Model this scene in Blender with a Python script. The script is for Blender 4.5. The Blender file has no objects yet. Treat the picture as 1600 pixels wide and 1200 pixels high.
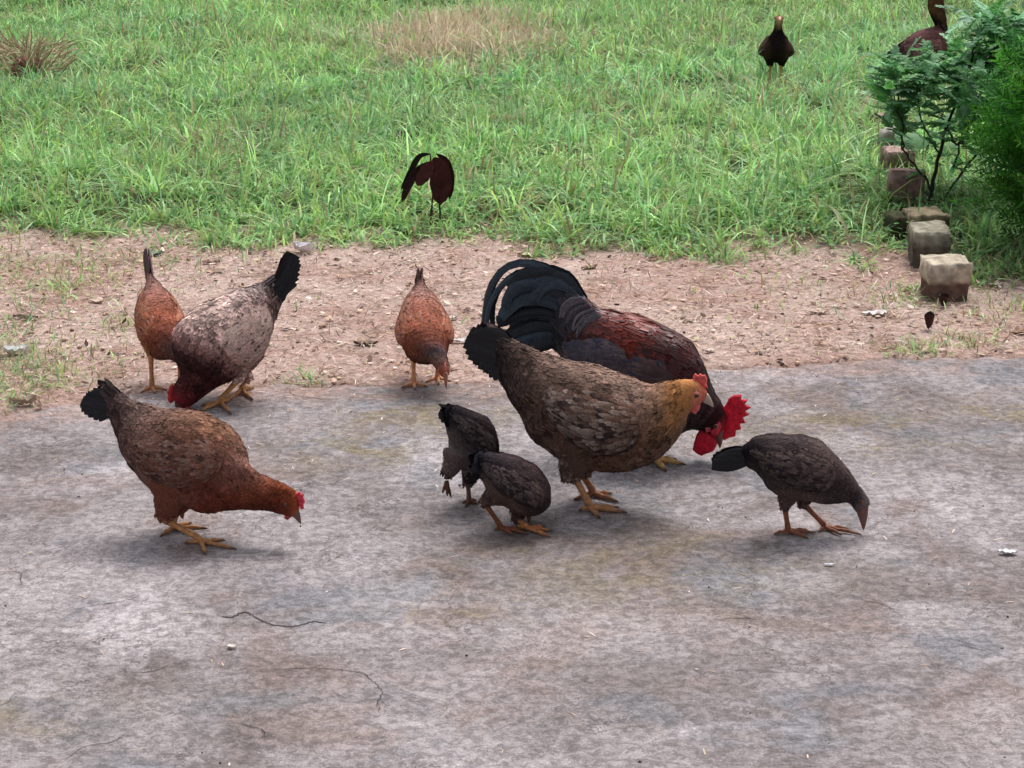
import bpy, bmesh, math, random
import numpy as np
from mathutils import Vector, kdtree
from mathutils.geometry import tessellate_polygon

R = math.radians
rnd = random.Random(7)
rng = np.random.default_rng(11)
S = bpy.context.scene
COL = S.collection

# ------------------------------------------------------------------ camera, sky, sun, exposure
CAM_H, PITCH, FPX = 1.45, R(17.0), 3400.0
cd = bpy.data.cameras.new('camera'); cam = bpy.data.objects.new('camera', cd); COL.objects.link(cam)
cam.location = (0, 0, CAM_H); cam.rotation_euler = (R(90) - PITCH, 0, 0)
cd.sensor_width = 36; cd.lens = FPX * 36 / 1600; cd.clip_start = 0.05; cd.clip_end = 1500
S.camera = cam

SUN_EL, SUN_AZ = 62.0, 20.0          # elevation; azimuth clockwise from +Y
w = bpy.data.worlds.new('World'); S.world = w; w.use_nodes = True
nt = w.node_tree; nt.nodes.clear()
sky = nt.nodes.new('ShaderNodeTexSky'); sky.sky_type = 'NISHITA'; sky.sun_disc = False
sky.sun_elevation = R(SUN_EL); sky.sun_rotation = R(SUN_AZ)
sky.air_density = 1.0; sky.dust_density = 6.0; sky.ozone_density = 1.0
hs = nt.nodes.new('ShaderNodeHueSaturation'); hs.inputs['Saturation'].default_value = 0.30
bg = nt.nodes.new('ShaderNodeBackground'); bg.inputs['Strength'].default_value = 0.12
wo = nt.nodes.new('ShaderNodeOutputWorld')
nt.links.new(sky.outputs[0], hs.inputs['Color']); nt.links.new(hs.outputs[0], bg.inputs['Color']); nt.links.new(bg.outputs[0], wo.inputs[0])
sd = bpy.data.lights.new('sun', 'SUN'); sun = bpy.data.objects.new('sun', sd); COL.objects.link(sun)
sd.energy = 1.25; sd.angle = R(24); sd.color = (1.0, 0.965, 0.93)
sun.rotation_euler = (R(90 - SUN_EL), 0, R(-SUN_AZ) + math.pi)
sun.rotation_euler = Vector((math.sin(R(SUN_AZ)) * math.cos(R(SUN_EL)), math.cos(R(SUN_AZ)) * math.cos(R(SUN_EL)), math.sin(R(SUN_EL)))).to_track_quat('Z', 'Y').to_euler()
S.view_settings.view_transform = 'Standard'; S.view_settings.look = 'None'
S.view_settings.gamma = 1; S.view_settings.use_curve_mapping = False
S.view_settings.exposure = 0.42
S.cycles.use_denoising = True
S.cycles.max_bounces = 6

# ------------------------------------------------------------------ pixel -> place helpers
FWD = np.array([0, math.cos(PITCH), -math.sin(PITCH)]); UP = np.array([0, math.sin(PITCH), math.cos(PITCH)]); RT = np.array([1.0, 0, 0])
C0 = np.array([0, 0, CAM_H])
def ray(px, py): return FWD + RT * (px - 800) / FPX - UP * (py - 600) / FPX
def ground(px, py, z=0.0):
    d = ray(px, py); t = (z - CAM_H) / d[2]; return C0 + d * t

def lin(c):
    c = np.asarray(c, float) / 255.0
    return np.where(c <= 0.04045, c / 12.92, ((c + 0.055) / 1.055) ** 2.4)

# ------------------------------------------------------------------ noise for geometry
_T = np.random.default_rng(5).random((256, 256))
def vn(x, y):
    xi = np.floor(x).astype(int); yi = np.floor(y).astype(int); fx = x - xi; fy = y - yi
    fx = fx * fx * (3 - 2 * fx); fy = fy * fy * (3 - 2 * fy)
    g = lambda a, b: _T[a & 255, b & 255]
    return (g(xi, yi) * (1 - fx) + g(xi + 1, yi) * fx) * (1 - fy) + (g(xi, yi + 1) * (1 - fx) + g(xi + 1, yi + 1) * fx) * fy
def fbm(x, y, o=4):
    s = 0; a = 0.5; t = 0
    for k in range(o):
        s = s + a * vn(x * 2 ** k + 17.3 * k, y * 2 ** k + 31.7 * k); t += a; a *= 0.55
    return s / t

# ------------------------------------------------------------------ mesh + object helpers
def mesh_np(name, V, F, cols=None, smooth=True):
    """V (n,3); F list of int arrays, each (m,3) or (m,4)"""
    me = bpy.data.meshes.new(name)
    V = np.asarray(V, np.float32); me.vertices.add(len(V)); me.vertices.foreach_set('co', V.ravel())
    F = [np.asarray(f, np.int32) for f in F if len(f)]
    li = np.concatenate([f.ravel() for f in F]); sizes = np.concatenate([np.full(len(f), f.shape[1]) for f in F])
    st = np.concatenate([[0], np.cumsum(sizes)[:-1]]).astype(np.int32)
    me.loops.add(len(li)); me.loops.foreach_set('vertex_index', li)
    me.polygons.add(len(sizes)); me.polygons.foreach_set('loop_start', st)
    me.polygons.foreach_set('use_smooth', np.full(len(sizes), smooth))
    me.update(calc_edges=True)
    if cols is not None:
        a = me.color_attributes.new('Col', 'FLOAT_COLOR', 'POINT')
        c = np.ones((len(V), 4), np.float32); c[:, :3] = cols; a.data.foreach_set('color', c.ravel())
    return me
def obj(name, me, mat, parent=None, **props):
    me.materials.clear(); me.materials.append(mat)
    o = bpy.data.objects.new(name, me); COL.objects.link(o)
    if parent: o.parent = parent
    for k, v in props.items(): o[k] = v
    return o
def empty(name, loc, rz, label, cat, group=None):
    o = bpy.data.objects.new(name, None); COL.objects.link(o); o.location = loc; o.rotation_euler = (0, 0, rz)
    o.empty_display_size = 0.1
    o['label'] = label; o['category'] = cat
    if group: o['group'] = group
    return o
class Acc:
    """collects geometry for one mesh"""
    def __init__(s): s.V = []; s.Q = []; s.T = []; s.C = []; s.n = 0
    def add(s, V, Q=None, T=None, C=(0.5, 0.5, 0.5)):
        V = np.asarray(V, float); s.V.append(V)
        if Q is not None and len(Q): s.Q.append(np.asarray(Q) + s.n)
        if T is not None and len(T): s.T.append(np.asarray(T) + s.n)
        C = np.asarray(C, float); s.C.append(np.broadcast_to(C, (len(V), 3)) if C.ndim == 1 else C); s.n += len(V)
    def mesh(s, name, smooth=True):
        F = []
        if s.Q: F.append(np.concatenate(s.Q))
        if s.T: F.append(np.concatenate(s.T))
        return mesh_np(name, np.concatenate(s.V), F, np.concatenate(s.C), smooth)

def unit(v): return v / np.maximum(np.linalg.norm(v, axis=-1, keepdims=True), 1e-9)
def catmull(P, n):
    P = np.asarray(P, float); k = len(P); E = np.vstack([2 * P[0] - P[1], P, 2 * P[-1] - P[-2]])
    t = np.linspace(0, k - 1, n); i = np.minimum(t.astype(int), k - 2); f = (t - i)[:, None]
    a, b, c, d = E[i], E[i + 1], E[i + 2], E[i + 3]
    return 0.5 * (2 * b + (c - a) * f + (2 * a - 5 * b + 4 * c - d) * f * f + (3 * b - a - 3 * c + d) * f ** 3)
def grid_quads(n, m, wrap=True):
    i = np.arange(n - 1)[:, None]; j = np.arange(m if wrap else m - 1)[None, :]; j2 = (j + 1) % m if wrap else j + 1
    return np.stack([i * m + j, i * m + j2, (i + 1) * m + j2, (i + 1) * m + j], -1).reshape(-1, 4)
def tube(acc, pts, rad, C=(0.5, 0.5, 0.5), m=8, n=None, flat=1.0):
    pts = np.asarray(pts, float); rad = np.asarray(rad, float)
    if n:
        pr = catmull(np.column_stack([pts, rad]), n); pts, rad = pr[:, :3], np.maximum(pr[:, 3], 1e-4)
    T = unit(np.gradient(pts, axis=0)); up = np.array([0.13, 0.05, 1.0]) if abs(T[0][2]) < 0.9 else np.array([1.0, 0.1, 0])
    N = []; nn = unit(up - T[0] * up.dot(T[0]))
    for t in T: nn = unit(nn - t * nn.dot(t)); N.append(nn)
    N = np.array(N); B = np.cross(T, N); a = np.linspace(0, 2 * math.pi, m, endpoint=False)
    V = pts[:, None] + rad[:, None, None] * (np.cos(a)[None, :, None] * N[:, None] * flat + np.sin(a)[None, :, None] * B[:, None])
    k = len(pts); V = np.concatenate([V.reshape(-1, 3), pts[:1], pts[-1:]])
    j = np.arange(m); j2 = (j + 1) % m
    Tt = np.concatenate([np.stack([np.full(m, k * m), j2, j], 1), np.stack([np.full(m, k * m + 1), (k - 1) * m + j, (k - 1) * m + j2], 1)])
    C = np.asarray(C, float)
    if C.ndim == 2:
        ci = np.linspace(0, len(C) - 1, k); C = np.stack([np.interp(ci, np.arange(len(C)), C[:, q]) for q in range(3)], 1)
        C = np.concatenate([np.repeat(C, m, 0), C[:1], C[-1:]])
    acc.add(V, grid_quads(k, m), Tt, C)
def blades(acc, base, d, nrm, L, W, lift, drop, C, Ct, prof=(.30, .85, 1, .8, .12), vs=(0, .3, .6, .86, 1), camber=.25, jit=0.0):
    """feather / leaf shapes: base (N,3) direction d, surface normal nrm"""
    N = len(base); vs = np.array(vs); prof = np.array(prof); k = len(vs)
    side = unit(np.cross(d, nrm)); L = np.broadcast_to(L, N)[:, None, None]; W = np.broadcast_to(W, N)[:, None, None]
    lift = np.broadcast_to(lift, N)[:, None, None]; drop = np.broadcast_to(drop, N)[:, None, None]
    v = vs[None, :, None]; mid = base[:, None] + d[:, None] * L * v + nrm[:, None] * L * (lift * v - drop * v * v)
    p = prof[None, :, None] * W
    if jit: p = p * (1 + jit * rng.uniform(-1, 1, (N, k, 1)))
    l = mid + side[:, None] * p - nrm[:, None] * p * camber; r = mid - side[:, None] * p - nrm[:, None] * p * camber
    V = np.stack([l, mid, r], 2).reshape(-1, 3)
    q = grid_quads(k, 3, False); Q = (q[None] + (np.arange(N) * 3 * k)[:, None, None]).reshape(-1, 4)
    wv = np.clip((vs - .45) / .55, 0, 1)[None, :, None, None] * np.ones((1, 1, 3, 1)); wv[:, :, [0, 2]] = np.clip(wv[:, :, [0, 2]] + .35 * vs[None, :, None, None], 0, 1)
    Cc = C[:, None, None] * (1 - wv) + Ct[:, None, None] * wv
    acc.add(V, Q, None, Cc.reshape(-1, 3))

def blades_on(acc, mid, nrm, W, C, Ct, prof=(.5, .9, 1, .85, .25), camber=.12, jit=0.0, vs=(0, .3, .6, .85, 1)):
    """feathers whose midribs (N,K,3) already follow a surface with normals (N,K,3)"""
    N, k = mid.shape[:2]; T = np.gradient(mid, axis=1); side = unit(np.cross(T, nrm)); p = np.array(prof)[None, :, None] * np.broadcast_to(W, N)[:, None, None]; vs = np.array(vs)
    if jit: p = p * (1 + jit * rng.uniform(-1, 1, (N, k, 1)))
    V = np.stack([mid + side * p - nrm * p * camber, mid, mid - side * p - nrm * p * camber], 2).reshape(-1, 3)
    Q = (grid_quads(k, 3, False)[None] + (np.arange(N) * 3 * k)[:, None, None]).reshape(-1, 4)
    wv = np.clip((vs - .4) / .6, 0, 1)[None, :, None, None] * np.ones((1, 1, 3, 1)); wv[:, :, [0, 2]] = np.clip(wv[:, :, [0, 2]] + .35 * vs[None, :, None, None], 0, 1)
    acc.add(V, Q, None, (C[:, None, None] * (1 - wv) + Ct[:, None, None] * wv).reshape(-1, 3))

# ------------------------------------------------------------------ materials
def mat(name, rough=.6, spec=.3, base=None, attr=True, noise=None, bump=None, trans=0.0, sss=0.0, coat=0.0, sheen=0.0, detail_amt=.25):
    m = bpy.data.materials.new(name); m.use_nodes = True; t = m.node_tree; N = t.nodes; L = t.links
    p = N['Principled BSDF']; p.inputs['Roughness'].default_value = rough; p.inputs['Specular IOR Level'].default_value = spec
    if coat: p.inputs['Coat Weight'].default_value = coat; p.inputs['Coat Roughness'].default_value = .3
    if sss: p.inputs['Subsurface Weight'].default_value = sss; p.inputs['Subsurface Radius'].default_value = (.006, .002, .001); p.inputs['Subsurface Scale'].default_value = 1
    if sheen: p.inputs['Sheen Weight'].default_value = sheen
    tc = N.new('ShaderNodeTexCoord')
    if attr: a = N.new('ShaderNodeAttribute'); a.attribute_name = 'Col'; src = a.outputs['Color']
    else:
        rg = N.new('ShaderNodeRGB'); rg.outputs[0].default_value = (*base, 1); src = rg.outputs[0]
    if noise:
        nz = N.new('ShaderNodeTexNoise'); nz.inputs['Scale'].default_value = noise; nz.inputs['Detail'].default_value = 4
        L.new(tc.outputs['Object'], nz.inputs['Vector'])
        mr = N.new('ShaderNodeMapRange'); mr.inputs[1].default_value = .25; mr.inputs[2].default_value = .75
        mr.inputs[3].default_value = 1 - detail_amt; mr.inputs[4].default_value = 1 + detail_amt; L.new(nz.outputs[0], mr.inputs[0])
        mx = N.new('ShaderNodeVectorMath'); mx.operation = 'SCALE'; L.new(src, mx.inputs[0]); L.new(mr.outputs[0], mx.inputs['Scale']); src = mx.outputs[0]
    L.new(src, p.inputs['Base Color'])
    if bump:
        nb = N.new('ShaderNodeTexNoise'); nb.inputs['Scale'].default_value = bump[0]; nb.inputs['Detail'].default_value = 3; L.new(tc.outputs['Object'], nb.inputs['Vector'])
        b = N.new('ShaderNodeBump'); b.inputs['Strength'].default_value = bump[1]; b.inputs['Distance'].default_value = bump[2]; L.new(nb.outputs[0], b.inputs['Height']); L.new(b.outputs[0], p.inputs['Normal'])
    if trans:
        tr = N.new('ShaderNodeBsdfTranslucent'); L.new(src, tr.inputs[0]); ms = N.new('ShaderNodeMixShader'); ms.inputs[0].default_value = trans
        L.new(p.outputs[0], ms.inputs[1]); L.new(tr.outputs[0], ms.inputs[2]); L.new(ms.outputs[0], N['Material Output'].inputs[0])
    return m
M_FEATHER = mat('feather', .75, .08, noise=260, detail_amt=.45)
M_GLOSS = mat('glossy_feather', .4, .28, noise=260, detail_amt=.5)
M_LEG = mat('scaly_leg', .6, .3, noise=170, detail_amt=.4, bump=(420, .9, .0015))
M_COMB = mat('comb_skin', .6, .3, noise=150, detail_amt=.4, bump=(260, .9, .002), sss=.1)
M_BEAK = mat('beak_horn', .35, .5, noise=90)
M_EYE = mat('eye', .08, .7)
M_GRASS = mat('grass_blade', .5, .3, trans=.38)
M_LITTER = mat('dry_litter', .75, .15, noise=120)
M_STONE = mat('weathered_stone', .85, .2, noise=38, detail_amt=.5, bump=(60, .7, .01))
M_LEAF = mat('green_leaf', .5, .3, trans=.3, noise=60, detail_amt=.2)
M_STEM = mat('stem_bark', .75, .2, noise=80)
M_WHITE = mat('pale_litter', .6, .3, noise=60, detail_amt=.12)

# ------------------------------------------------------------------ slab / grass borders, from the photograph
def polyx(pts):
    g = np.array([ground(*p)[:2] for p in pts]); return g[:, 0], g[:, 1]
_ex, _ey = polyx([(-400, 690), (-150, 668), (0, 648), (90, 633), (210, 618), (330, 606), (460, 600), (620, 602), (780, 596), (950, 590), (1060, 580), (1110, 574), (1230, 572), (1330, 561), (1450, 559), (1600, 560), (1800, 564), (2100, 570)])
def slab_edge(x): return np.interp(x, _ex, _ey) + 0.05 * (fbm(x * 6 + 3, x * 0 + 2.5, 5) - .5)
_gx, _gy = polyx([(-500, 372), (-200, 380), (0, 378), (100, 388), (220, 372), (300, 384), (450, 378), (560, 386), (650, 396), (750, 380), (900, 402), (1000, 410), (1100, 412), (1200, 398), (1260, 408), (1350, 414), (1420, 408), (1520, 436), (1600, 445), (1800, 450), (2200, 455)])
def grass_edge(x): return np.interp(x, _gx, _gy) + 0.12 * (fbm(x * 4 + 9, x * 0 + 7.5, 4) - .5)
def sst(a, b, x): t = np.clip((x - a) / (b - a), 0, 1); return t * t * (3 - 2 * t)
def gz(x, y):
    g = sst(-.2, .6, y - grass_edge(x)); far = sst(14, 40, np.abs(y)) + sst(10, 40, np.abs(x))
    z = -.004 + .006 * (fbm(x * 9, y * 9, 3) - .5) + g * (.01 + .07 * (fbm(x * 1.3 + 4, y * 1.3, 3) - .5)) * (1 - np.clip(far, 0, 1))
    under = sst(-.03, .02, slab_edge(x) - y)
    return z * (1 - under) - .05 * under

def ramp(N, stops, interp='LINEAR'):
    r = N.new('ShaderNodeValToRGB'); r.color_ramp.interpolation = interp; e = r.color_ramp.elements
    while len(e) < len(stops): e.new(.5)
    for k, (p, c) in enumerate(stops): e[k].position = p; e[k].color = (*c, 1)
    return r
class NB:
    """small node builder"""
    def __init__(s, name, rough, spec=.25):
        s.m = bpy.data.materials.new(name); s.m.use_nodes = True; s.t = s.m.node_tree; s.N = s.t.nodes; s.L = s.t.links
        s.p = s.N['Principled BSDF']; s.p.inputs['Roughness'].default_value = rough; s.p.inputs['Specular IOR Level'].default_value = spec
        s.tc = s.N.new('ShaderNodeTexCoord')
    def vec(s, scale=(1, 1, 1), off=(0, 0, 0)):
        m = s.N.new('ShaderNodeMapping'); m.inputs['Scale'].default_value = scale; m.inputs['Location'].default_value = off; s.L.new(s.tc.outputs['Object'], m.inputs[0]); return m.outputs[0]
    def noise(s, scale, detail=5, rough=.55, dist=0, v=None):
        n = s.N.new('ShaderNodeTexNoise'); n.inputs['Scale'].default_value = scale; n.inputs['Detail'].default_value = detail; n.inputs['Roughness'].default_value = rough; n.inputs['Distortion'].default_value = dist
        s.L.new(v if v else s.tc.outputs['Object'], n.inputs['Vector']); return n.outputs[0]
    def rng(s, x, a, b, c=0, d=1):
        r = s.N.new('ShaderNodeMapRange'); r.interpolation_type = 'SMOOTHSTEP'
        for k, q in enumerate((a, b, c, d)): r.inputs[k + 1].default_value = q
        s.L.new(x, r.inputs[0]); return r.outputs[0]
    def mix(s, f, a, b, mode='MIX'):
        m = s.N.new('ShaderNodeMix'); m.data_type = 'RGBA'; m.blend_type = mode
        for sock, q in ((m.inputs[0], f), (m.inputs[6], a), (m.inputs[7], b)):
            if isinstance(q, (int, float)): sock.default_value = q
            elif isinstance(q, (tuple, list, np.ndarray)): sock.default_value = (*[float(z) for z in q], 1)
            else: s.L.new(q, sock)
        return m.outputs[2]
    def math(s, op, a, b=0.0):
        m = s.N.new('ShaderNodeMath'); m.operation = op
        for k, q in enumerate((a, b)):
            if isinstance(q, (int, float)): m.inputs[k].default_value = q
            else: s.L.new(q, m.inputs[k])
        return m.outputs[0]
    def bump(s, h, strength, dist, prev=None):
        b = s.N.new('ShaderNodeBump'); b.inputs['Strength'].default_value = strength; b.inputs['Distance'].default_value = dist; s.L.new(h, b.inputs['Height'])
        if prev: s.L.new(prev, b.inputs['Normal'])
        return b.outputs[0]

def linb(c): return lin(c) * .74
def lines_(c, n, lv, wd): return c.rng(c.math('ABSOLUTE', c.math('SUBTRACT', n, lv)), 0, wd, 1, 0)
# concrete
c = NB('old_concrete', .82, .25)
big = c.noise(1.1, 6, .62, .6); mid = c.noise(5.5, 6, .6, .8); fine = c.noise(48, 6, .8, .5); grit = c.noise(230, 2, .7, .6)
st2 = c.noise(2.0, 7, .7, 1.4, c.vec((1, 1, 1), (7, 3, 0))); st3 = c.noise(3.7, 5, .6, .4, c.vec((1, 1, 1), (2, 9, 0))); 
flk = c.noise(4.0, 7, .62, 1.6, c.vec((1, 1, 1), (5, 1, 0)))
col = c.mix(c.rng(big, .40, .60), linb((138, 128, 127)), linb((174, 166, 168)))
col = c.mix(c.rng(mid, .46, .62, 0, .5), col, linb((190, 182, 186)))
col = c.mix(c.rng(st2, .49, .64, 0, .6), col, linb((150, 130, 122)))
col = c.mix(c.rng(st3, .53, .64, 0, .6), col, linb((134, 138, 146)))
col = c.mix(c.rng(c.noise(2.0, 6, .7, .5, c.vec((1, 1, 1), (11, 4, 0))), .56, .68, 0, .75), col, linb((206, 199, 203)))
moss = c.noise(6.5, 5, .7, .6, c.vec((1, 1, 1), (1, 19, 0)))
at = c.N.new('ShaderNodeAttribute'); at.attribute_name = 'Col'   # r: moss patches, g: dust near the edge
sep = c.N.new('ShaderNodeSeparateColor'); c.L.new(at.outputs['Color'], sep.inputs[0])
col = c.mix(c.math('MULTIPLY', c.rng(moss, .42, .62, 0, .75), sep.outputs[0]), col, linb((146, 132, 98)))
col = c.mix(c.math('MULTIPLY', c.rng(c.noise(14, 6, .7, .6), .35, .62, .15, 1), sep.outputs[1]), col, linb((186, 156, 144)))
col = c.mix(c.math('MULTIPLY', c.math('MAXIMUM', sep.outputs[2], 0.0), .26), col, linb((214, 208, 210)))
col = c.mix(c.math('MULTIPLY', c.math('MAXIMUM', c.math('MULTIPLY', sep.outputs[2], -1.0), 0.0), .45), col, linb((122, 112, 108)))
# grain and grit
col = c.mix(c.rng(fine, .38, .62, .0, 1), c.mix(1, col, (.64, .63, .63), 'MULTIPLY'), c.mix(1, col, (1.32, 1.32, 1.32), 'MULTIPLY'))
col = c.mix(c.rng(grit, .56, .66, 0, .7), col, c.mix(1, col, (1.5, 1.48, 1.48), 'MULTIPLY'))
col = c.mix(c.rng(grit, .28, .40, .55, 0), col, c.mix(1, col, (.55, .53, .54), 'MULTIPLY'))
wz = c.noise(120, 2, .55, 2.5); wm = c.rng(c.noise(3.3, 4, .6), .40, .60, .25, 1)
col = c.mix(c.math('MULTIPLY', lines_(c, wz, .47, .030), c.math('MULTIPLY', wm, .8)), col, c.mix(1, col, (.45, .43, .44), 'MULTIPLY'))
col = c.mix(c.math('MULTIPLY', lines_(c, wz, .55, .026), c.math('MULTIPLY', wm, .8)), col, c.mix(1, col, (1.6, 1.53, 1.54), 'MULTIPLY'))
# flaked skin edges: thin lines along noise level sets
def lines(n, lv, wd): return c.rng(c.math('ABSOLUTE', c.math('SUBTRACT', n, lv)), 0, wd, 1, 0)
ln = c.math('MAXIMUM', lines(flk, .47, .0035), lines(flk, .60, .003))
ln = c.math('MULTIPLY', ln, c.rng(c.noise(3.1, 3, .5), .44, .54))
sc2 = c.noise(17, 5, .6, 2.2); ln2 = c.math('MULTIPLY', lines(sc2, .5, .010), c.rng(c.noise(6, 3, .5), .45, .6, 0, .55))
col = c.mix(c.math('MULTIPLY', ln, .75), col, linb((84, 76, 78)))
col = c.mix(c.math('MULTIPLY', ln2, .7), col, linb((98, 90, 92)))
c.L.new(col, c.p.inputs['Base Color'])
vd = c.N.new('ShaderNodeVectorMath'); vd.operation = 'MULTIPLY_ADD'; dn = c.N.new('ShaderNodeTexNoise'); dn.inputs['Scale'].default_value = 5; dn.inputs['Detail'].default_value = 6; dn.inputs['Roughness'].default_value = .65; c.L.new(c.tc.outputs['Object'], dn.inputs['Vector'])
c.L.new(dn.outputs['Color'], vd.inputs[0]); vd.inputs[1].default_value = (.42, .42, .42); c.L.new(c.tc.outputs['Object'], vd.inputs[2])
vo = c.N.new('ShaderNodeTexVoronoi'); vo.feature = 'DISTANCE_TO_EDGE'; vo.inputs['Scale'].default_value = 3.4; c.L.new(vd.outputs[0], vo.inputs['Vector'])
web = c.math('MULTIPLY', c.rng(vo.outputs['Distance'], .0, .014, 1, 0), c.rng(c.noise(2.6, 4, .6, 0, c.vec((1, 1, 1), (4, 4, 0))), .44, .58, 0, .8))
col = c.mix(web, col, linb((92, 82, 82))); c.L.new(col, c.p.inputs['Base Color'])
h = c.bump(flk, .6, .03); h = c.bump(fine, .38, .006, h); h = c.bump(grit, .5, .002, h)
h = c.bump(c.math('SUBTRACT', 1.0, c.math('MAXIMUM', ln, ln2)), .4, .002, h)
c.L.new(h, c.p.inputs['Normal']); M_CONC = c.m

# bare earth + soil under the grass (attribute r = grass)
c = NB('bare_earth', .95, .1)
a1 = c.noise(2.2, 5, .6, .4); a2 = c.noise(12, 6, .65, .6); a3 = c.noise(60, 5, .75, .6); a4 = c.noise(220, 2, .7)
col = c.mix(c.rng(a1, .38, .62), linb((216, 180, 168)), linb((238, 210, 200)))
col = c.mix(c.rng(a2, .45, .68, 0, .7), col, linb((234, 212, 204)))
col = c.mix(c.rng(c.noise(7, 6, .7, .5, c.vec((1, 1, 1), (3, 8, 0))), .52, .66, 0, .6), col, linb((152, 118, 98)))
col = c.mix(c.rng(a3, .3, .7), c.mix(1, col, (.62, .6, .58), 'MULTIPLY'), c.mix(1, col, (1.25, 1.25, 1.25), 'MULTIPLY'))
col = c.mix(c.rng(a4, .3, .42, .5, 0), col, c.mix(1, col, (.5, .48, .46), 'MULTIPLY'))
at = c.N.new('ShaderNodeAttribute'); at.attribute_name = 'Col'; sep = c.N.new('ShaderNodeSeparateColor'); c.L.new(at.outputs['Color'], sep.inputs[0])
soil = c.mix(c.rng(a2, .35, .65), linb((66, 76, 44)), linb((104, 112, 72)))
col = c.mix(sep.outputs[0], col, soil)
c.L.new(col, c.p.inputs['Base Color']); c.L.new(c.bump(a3, .9, .01, c.bump(a2, .6, .03)), c.p.inputs['Normal']); M_EARTH = c.m

# ------------------------------------------------------------------ ground sheet
def axis(a, b, step, far, n=14):
    core = np.arange(a, b + step / 2, step); lo = a - np.geomspace(.1, far, n)[::-1]; hi = b + np.geomspace(.1, far, n); return np.concatenate([lo, core, hi])
X = axis(-4.5, 4.5, .03, 500); Y = axis(4.0, 13.5, .03, 500)
XX, YY = np.meshgrid(X, Y, indexing='ij'); Z = gz(XX, YY)
far = np.clip(sst(14, 60, YY) + sst(5, 60, np.abs(XX)) + sst(0, -20, YY), 0, 1); Z = Z * (1 - far) - .05 * far
V = np.stack([XX, YY, Z], -1).reshape(-1, 3)
gm = sst(.02, .45, YY - grass_edge(XX) + .25 * (fbm(XX * 7, YY * 7, 3) - .5)).reshape(-1)
bare = np.zeros_like(gm)
for (px, py, r) in ((1370, 175, .16), (1395, 150, .14), (700, 70, .2), (50, 120, .2)):
    g0 = ground(px, py); bare = np.maximum(bare, np.exp(-((V[:, 0] - g0[0]) ** 2 + ((V[:, 1] - g0[1]) * .7) ** 2) / r ** 2))
gm = gm * (1 - .9 * bare)
obj('ground', mesh_np('ground', V, [grid_quads(len(X), len(Y), False)], np.stack([gm, gm, gm], 1)), M_EARTH, kind='structure')

# ------------------------------------------------------------------ concrete slab
X = np.concatenate([-2.7 - np.geomspace(.05, 8, 12)[::-1], np.arange(-2.7, 2.71, .016), 2.7 + np.geomspace(.05, 8, 12)])
t = np.linspace(0, 1, 170); E = slab_edge(X) + .03 * (vn(X * 26, X * 0) - .5) + .016 * (vn(X * 60, X * 0 + 9) - .5) + .008 * (vn(X * 110, X * 0 + 4) - .5)
yb = np.array([-8, -4, -1, 1, 2]); rows = [np.broadcast_to(y, E.shape) for y in yb] + [2.35 + (E - .012 - 2.35) * q for q in t] + [E - .005, E, E + .001]
YY = np.stack(rows, 1); XX = np.broadcast_to(X[:, None], YY.shape)
Z = .004 * (fbm(XX * 2.2, YY * 2.2, 3) - .5) + .0022 * (fbm(XX * 16, YY * 16, 3) - .5)
lip = sst(.3, 1.2, XX) * np.exp(-((YY - E[:, None] + .05) / .05) ** 2); Z = Z + .006 * lip
Z = Z + np.concatenate([np.zeros(len(rows) - 3), [-.0015, -.006, -.06]])[None, :]
V = np.stack([XX, YY, Z], -1).reshape(-1, 3)
ms = np.zeros(len(V))
for (px, py, rx, ry) in ((560, 705, .16, .14), (640, 650, .2, .12), (1310, 685, .25, .12), (1575, 640, .14, .1), (720, 640, .15, .1), (1000, 880, .3, .2), (20, 1115, .16, .1), (700, 965, .15, .04), (1330, 660, .2, .08)):
    g0 = ground(px, py); ms = np.maximum(ms, np.exp(-((V[:, 0] - g0[0]) / rx) ** 2 - ((V[:, 1] - g0[1]) / ry) ** 2))
pw = np.zeros(len(V)); wob = .35 * (fbm(V[:, 0] * 9, V[:, 1] * 7, 4) - .5)
for (px, py, rx, ry, am) in ((1310, 690, .10, .035, 1), (1560, 690, .12, .04, .8), (1255, 908, .08, .03, 1), (1300, 860, .12, .05, .6), (950, 995, .22, .06, .8), (60, 905, .14, .05, .9), (1540, 1165, .2, .08, .8), (640, 925, .12, .04, .6), (250, 975, .16, .04, .5), (440, 990, .12, .04, .5), (1490, 965, .12, .04, .7), (180, 640, .12, .05, .7), (1180, 1000, .12, .04, .4), (30, 1010, .1, .05, .4)):
    g0 = ground(px, py); pw = np.maximum(pw, am * sst(.25, .6, np.exp(-((V[:, 0] - g0[0]) / rx) ** 2 - ((V[:, 1] - g0[1]) / (ry * 2)) ** 2) + wob))
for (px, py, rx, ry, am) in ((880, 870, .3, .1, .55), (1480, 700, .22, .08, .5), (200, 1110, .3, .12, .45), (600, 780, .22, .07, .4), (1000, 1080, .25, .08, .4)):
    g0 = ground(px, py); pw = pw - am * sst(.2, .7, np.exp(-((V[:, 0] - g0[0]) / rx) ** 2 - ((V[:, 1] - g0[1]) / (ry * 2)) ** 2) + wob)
du = sst(-.15, .01, YY - E[:, None] + .34 * (fbm(XX * 6, YY * 6, 3) - .5)).reshape(-1) * (.55 + .45 * sst(.3, -.8, V[:, 0]))
du = np.maximum(du, .8 * np.exp(-((V[:, 1] - ground(0, 640)[1]) / .1) ** 2) * sst(-.6, -1.0, V[:, 0]))
slab = obj('concrete_slab', mesh_np('concrete_slab', V, [grid_quads(XX.shape[0], XX.shape[1], False)], np.stack([ms, du, pw], 1)), M_CONC, kind='structure')
def slab_z(x, y): return .004 * (fbm(x * 2.2, y * 2.2, 3) - .5) + .0022 * (fbm(x * 16, y * 16, 3) - .5)

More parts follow.
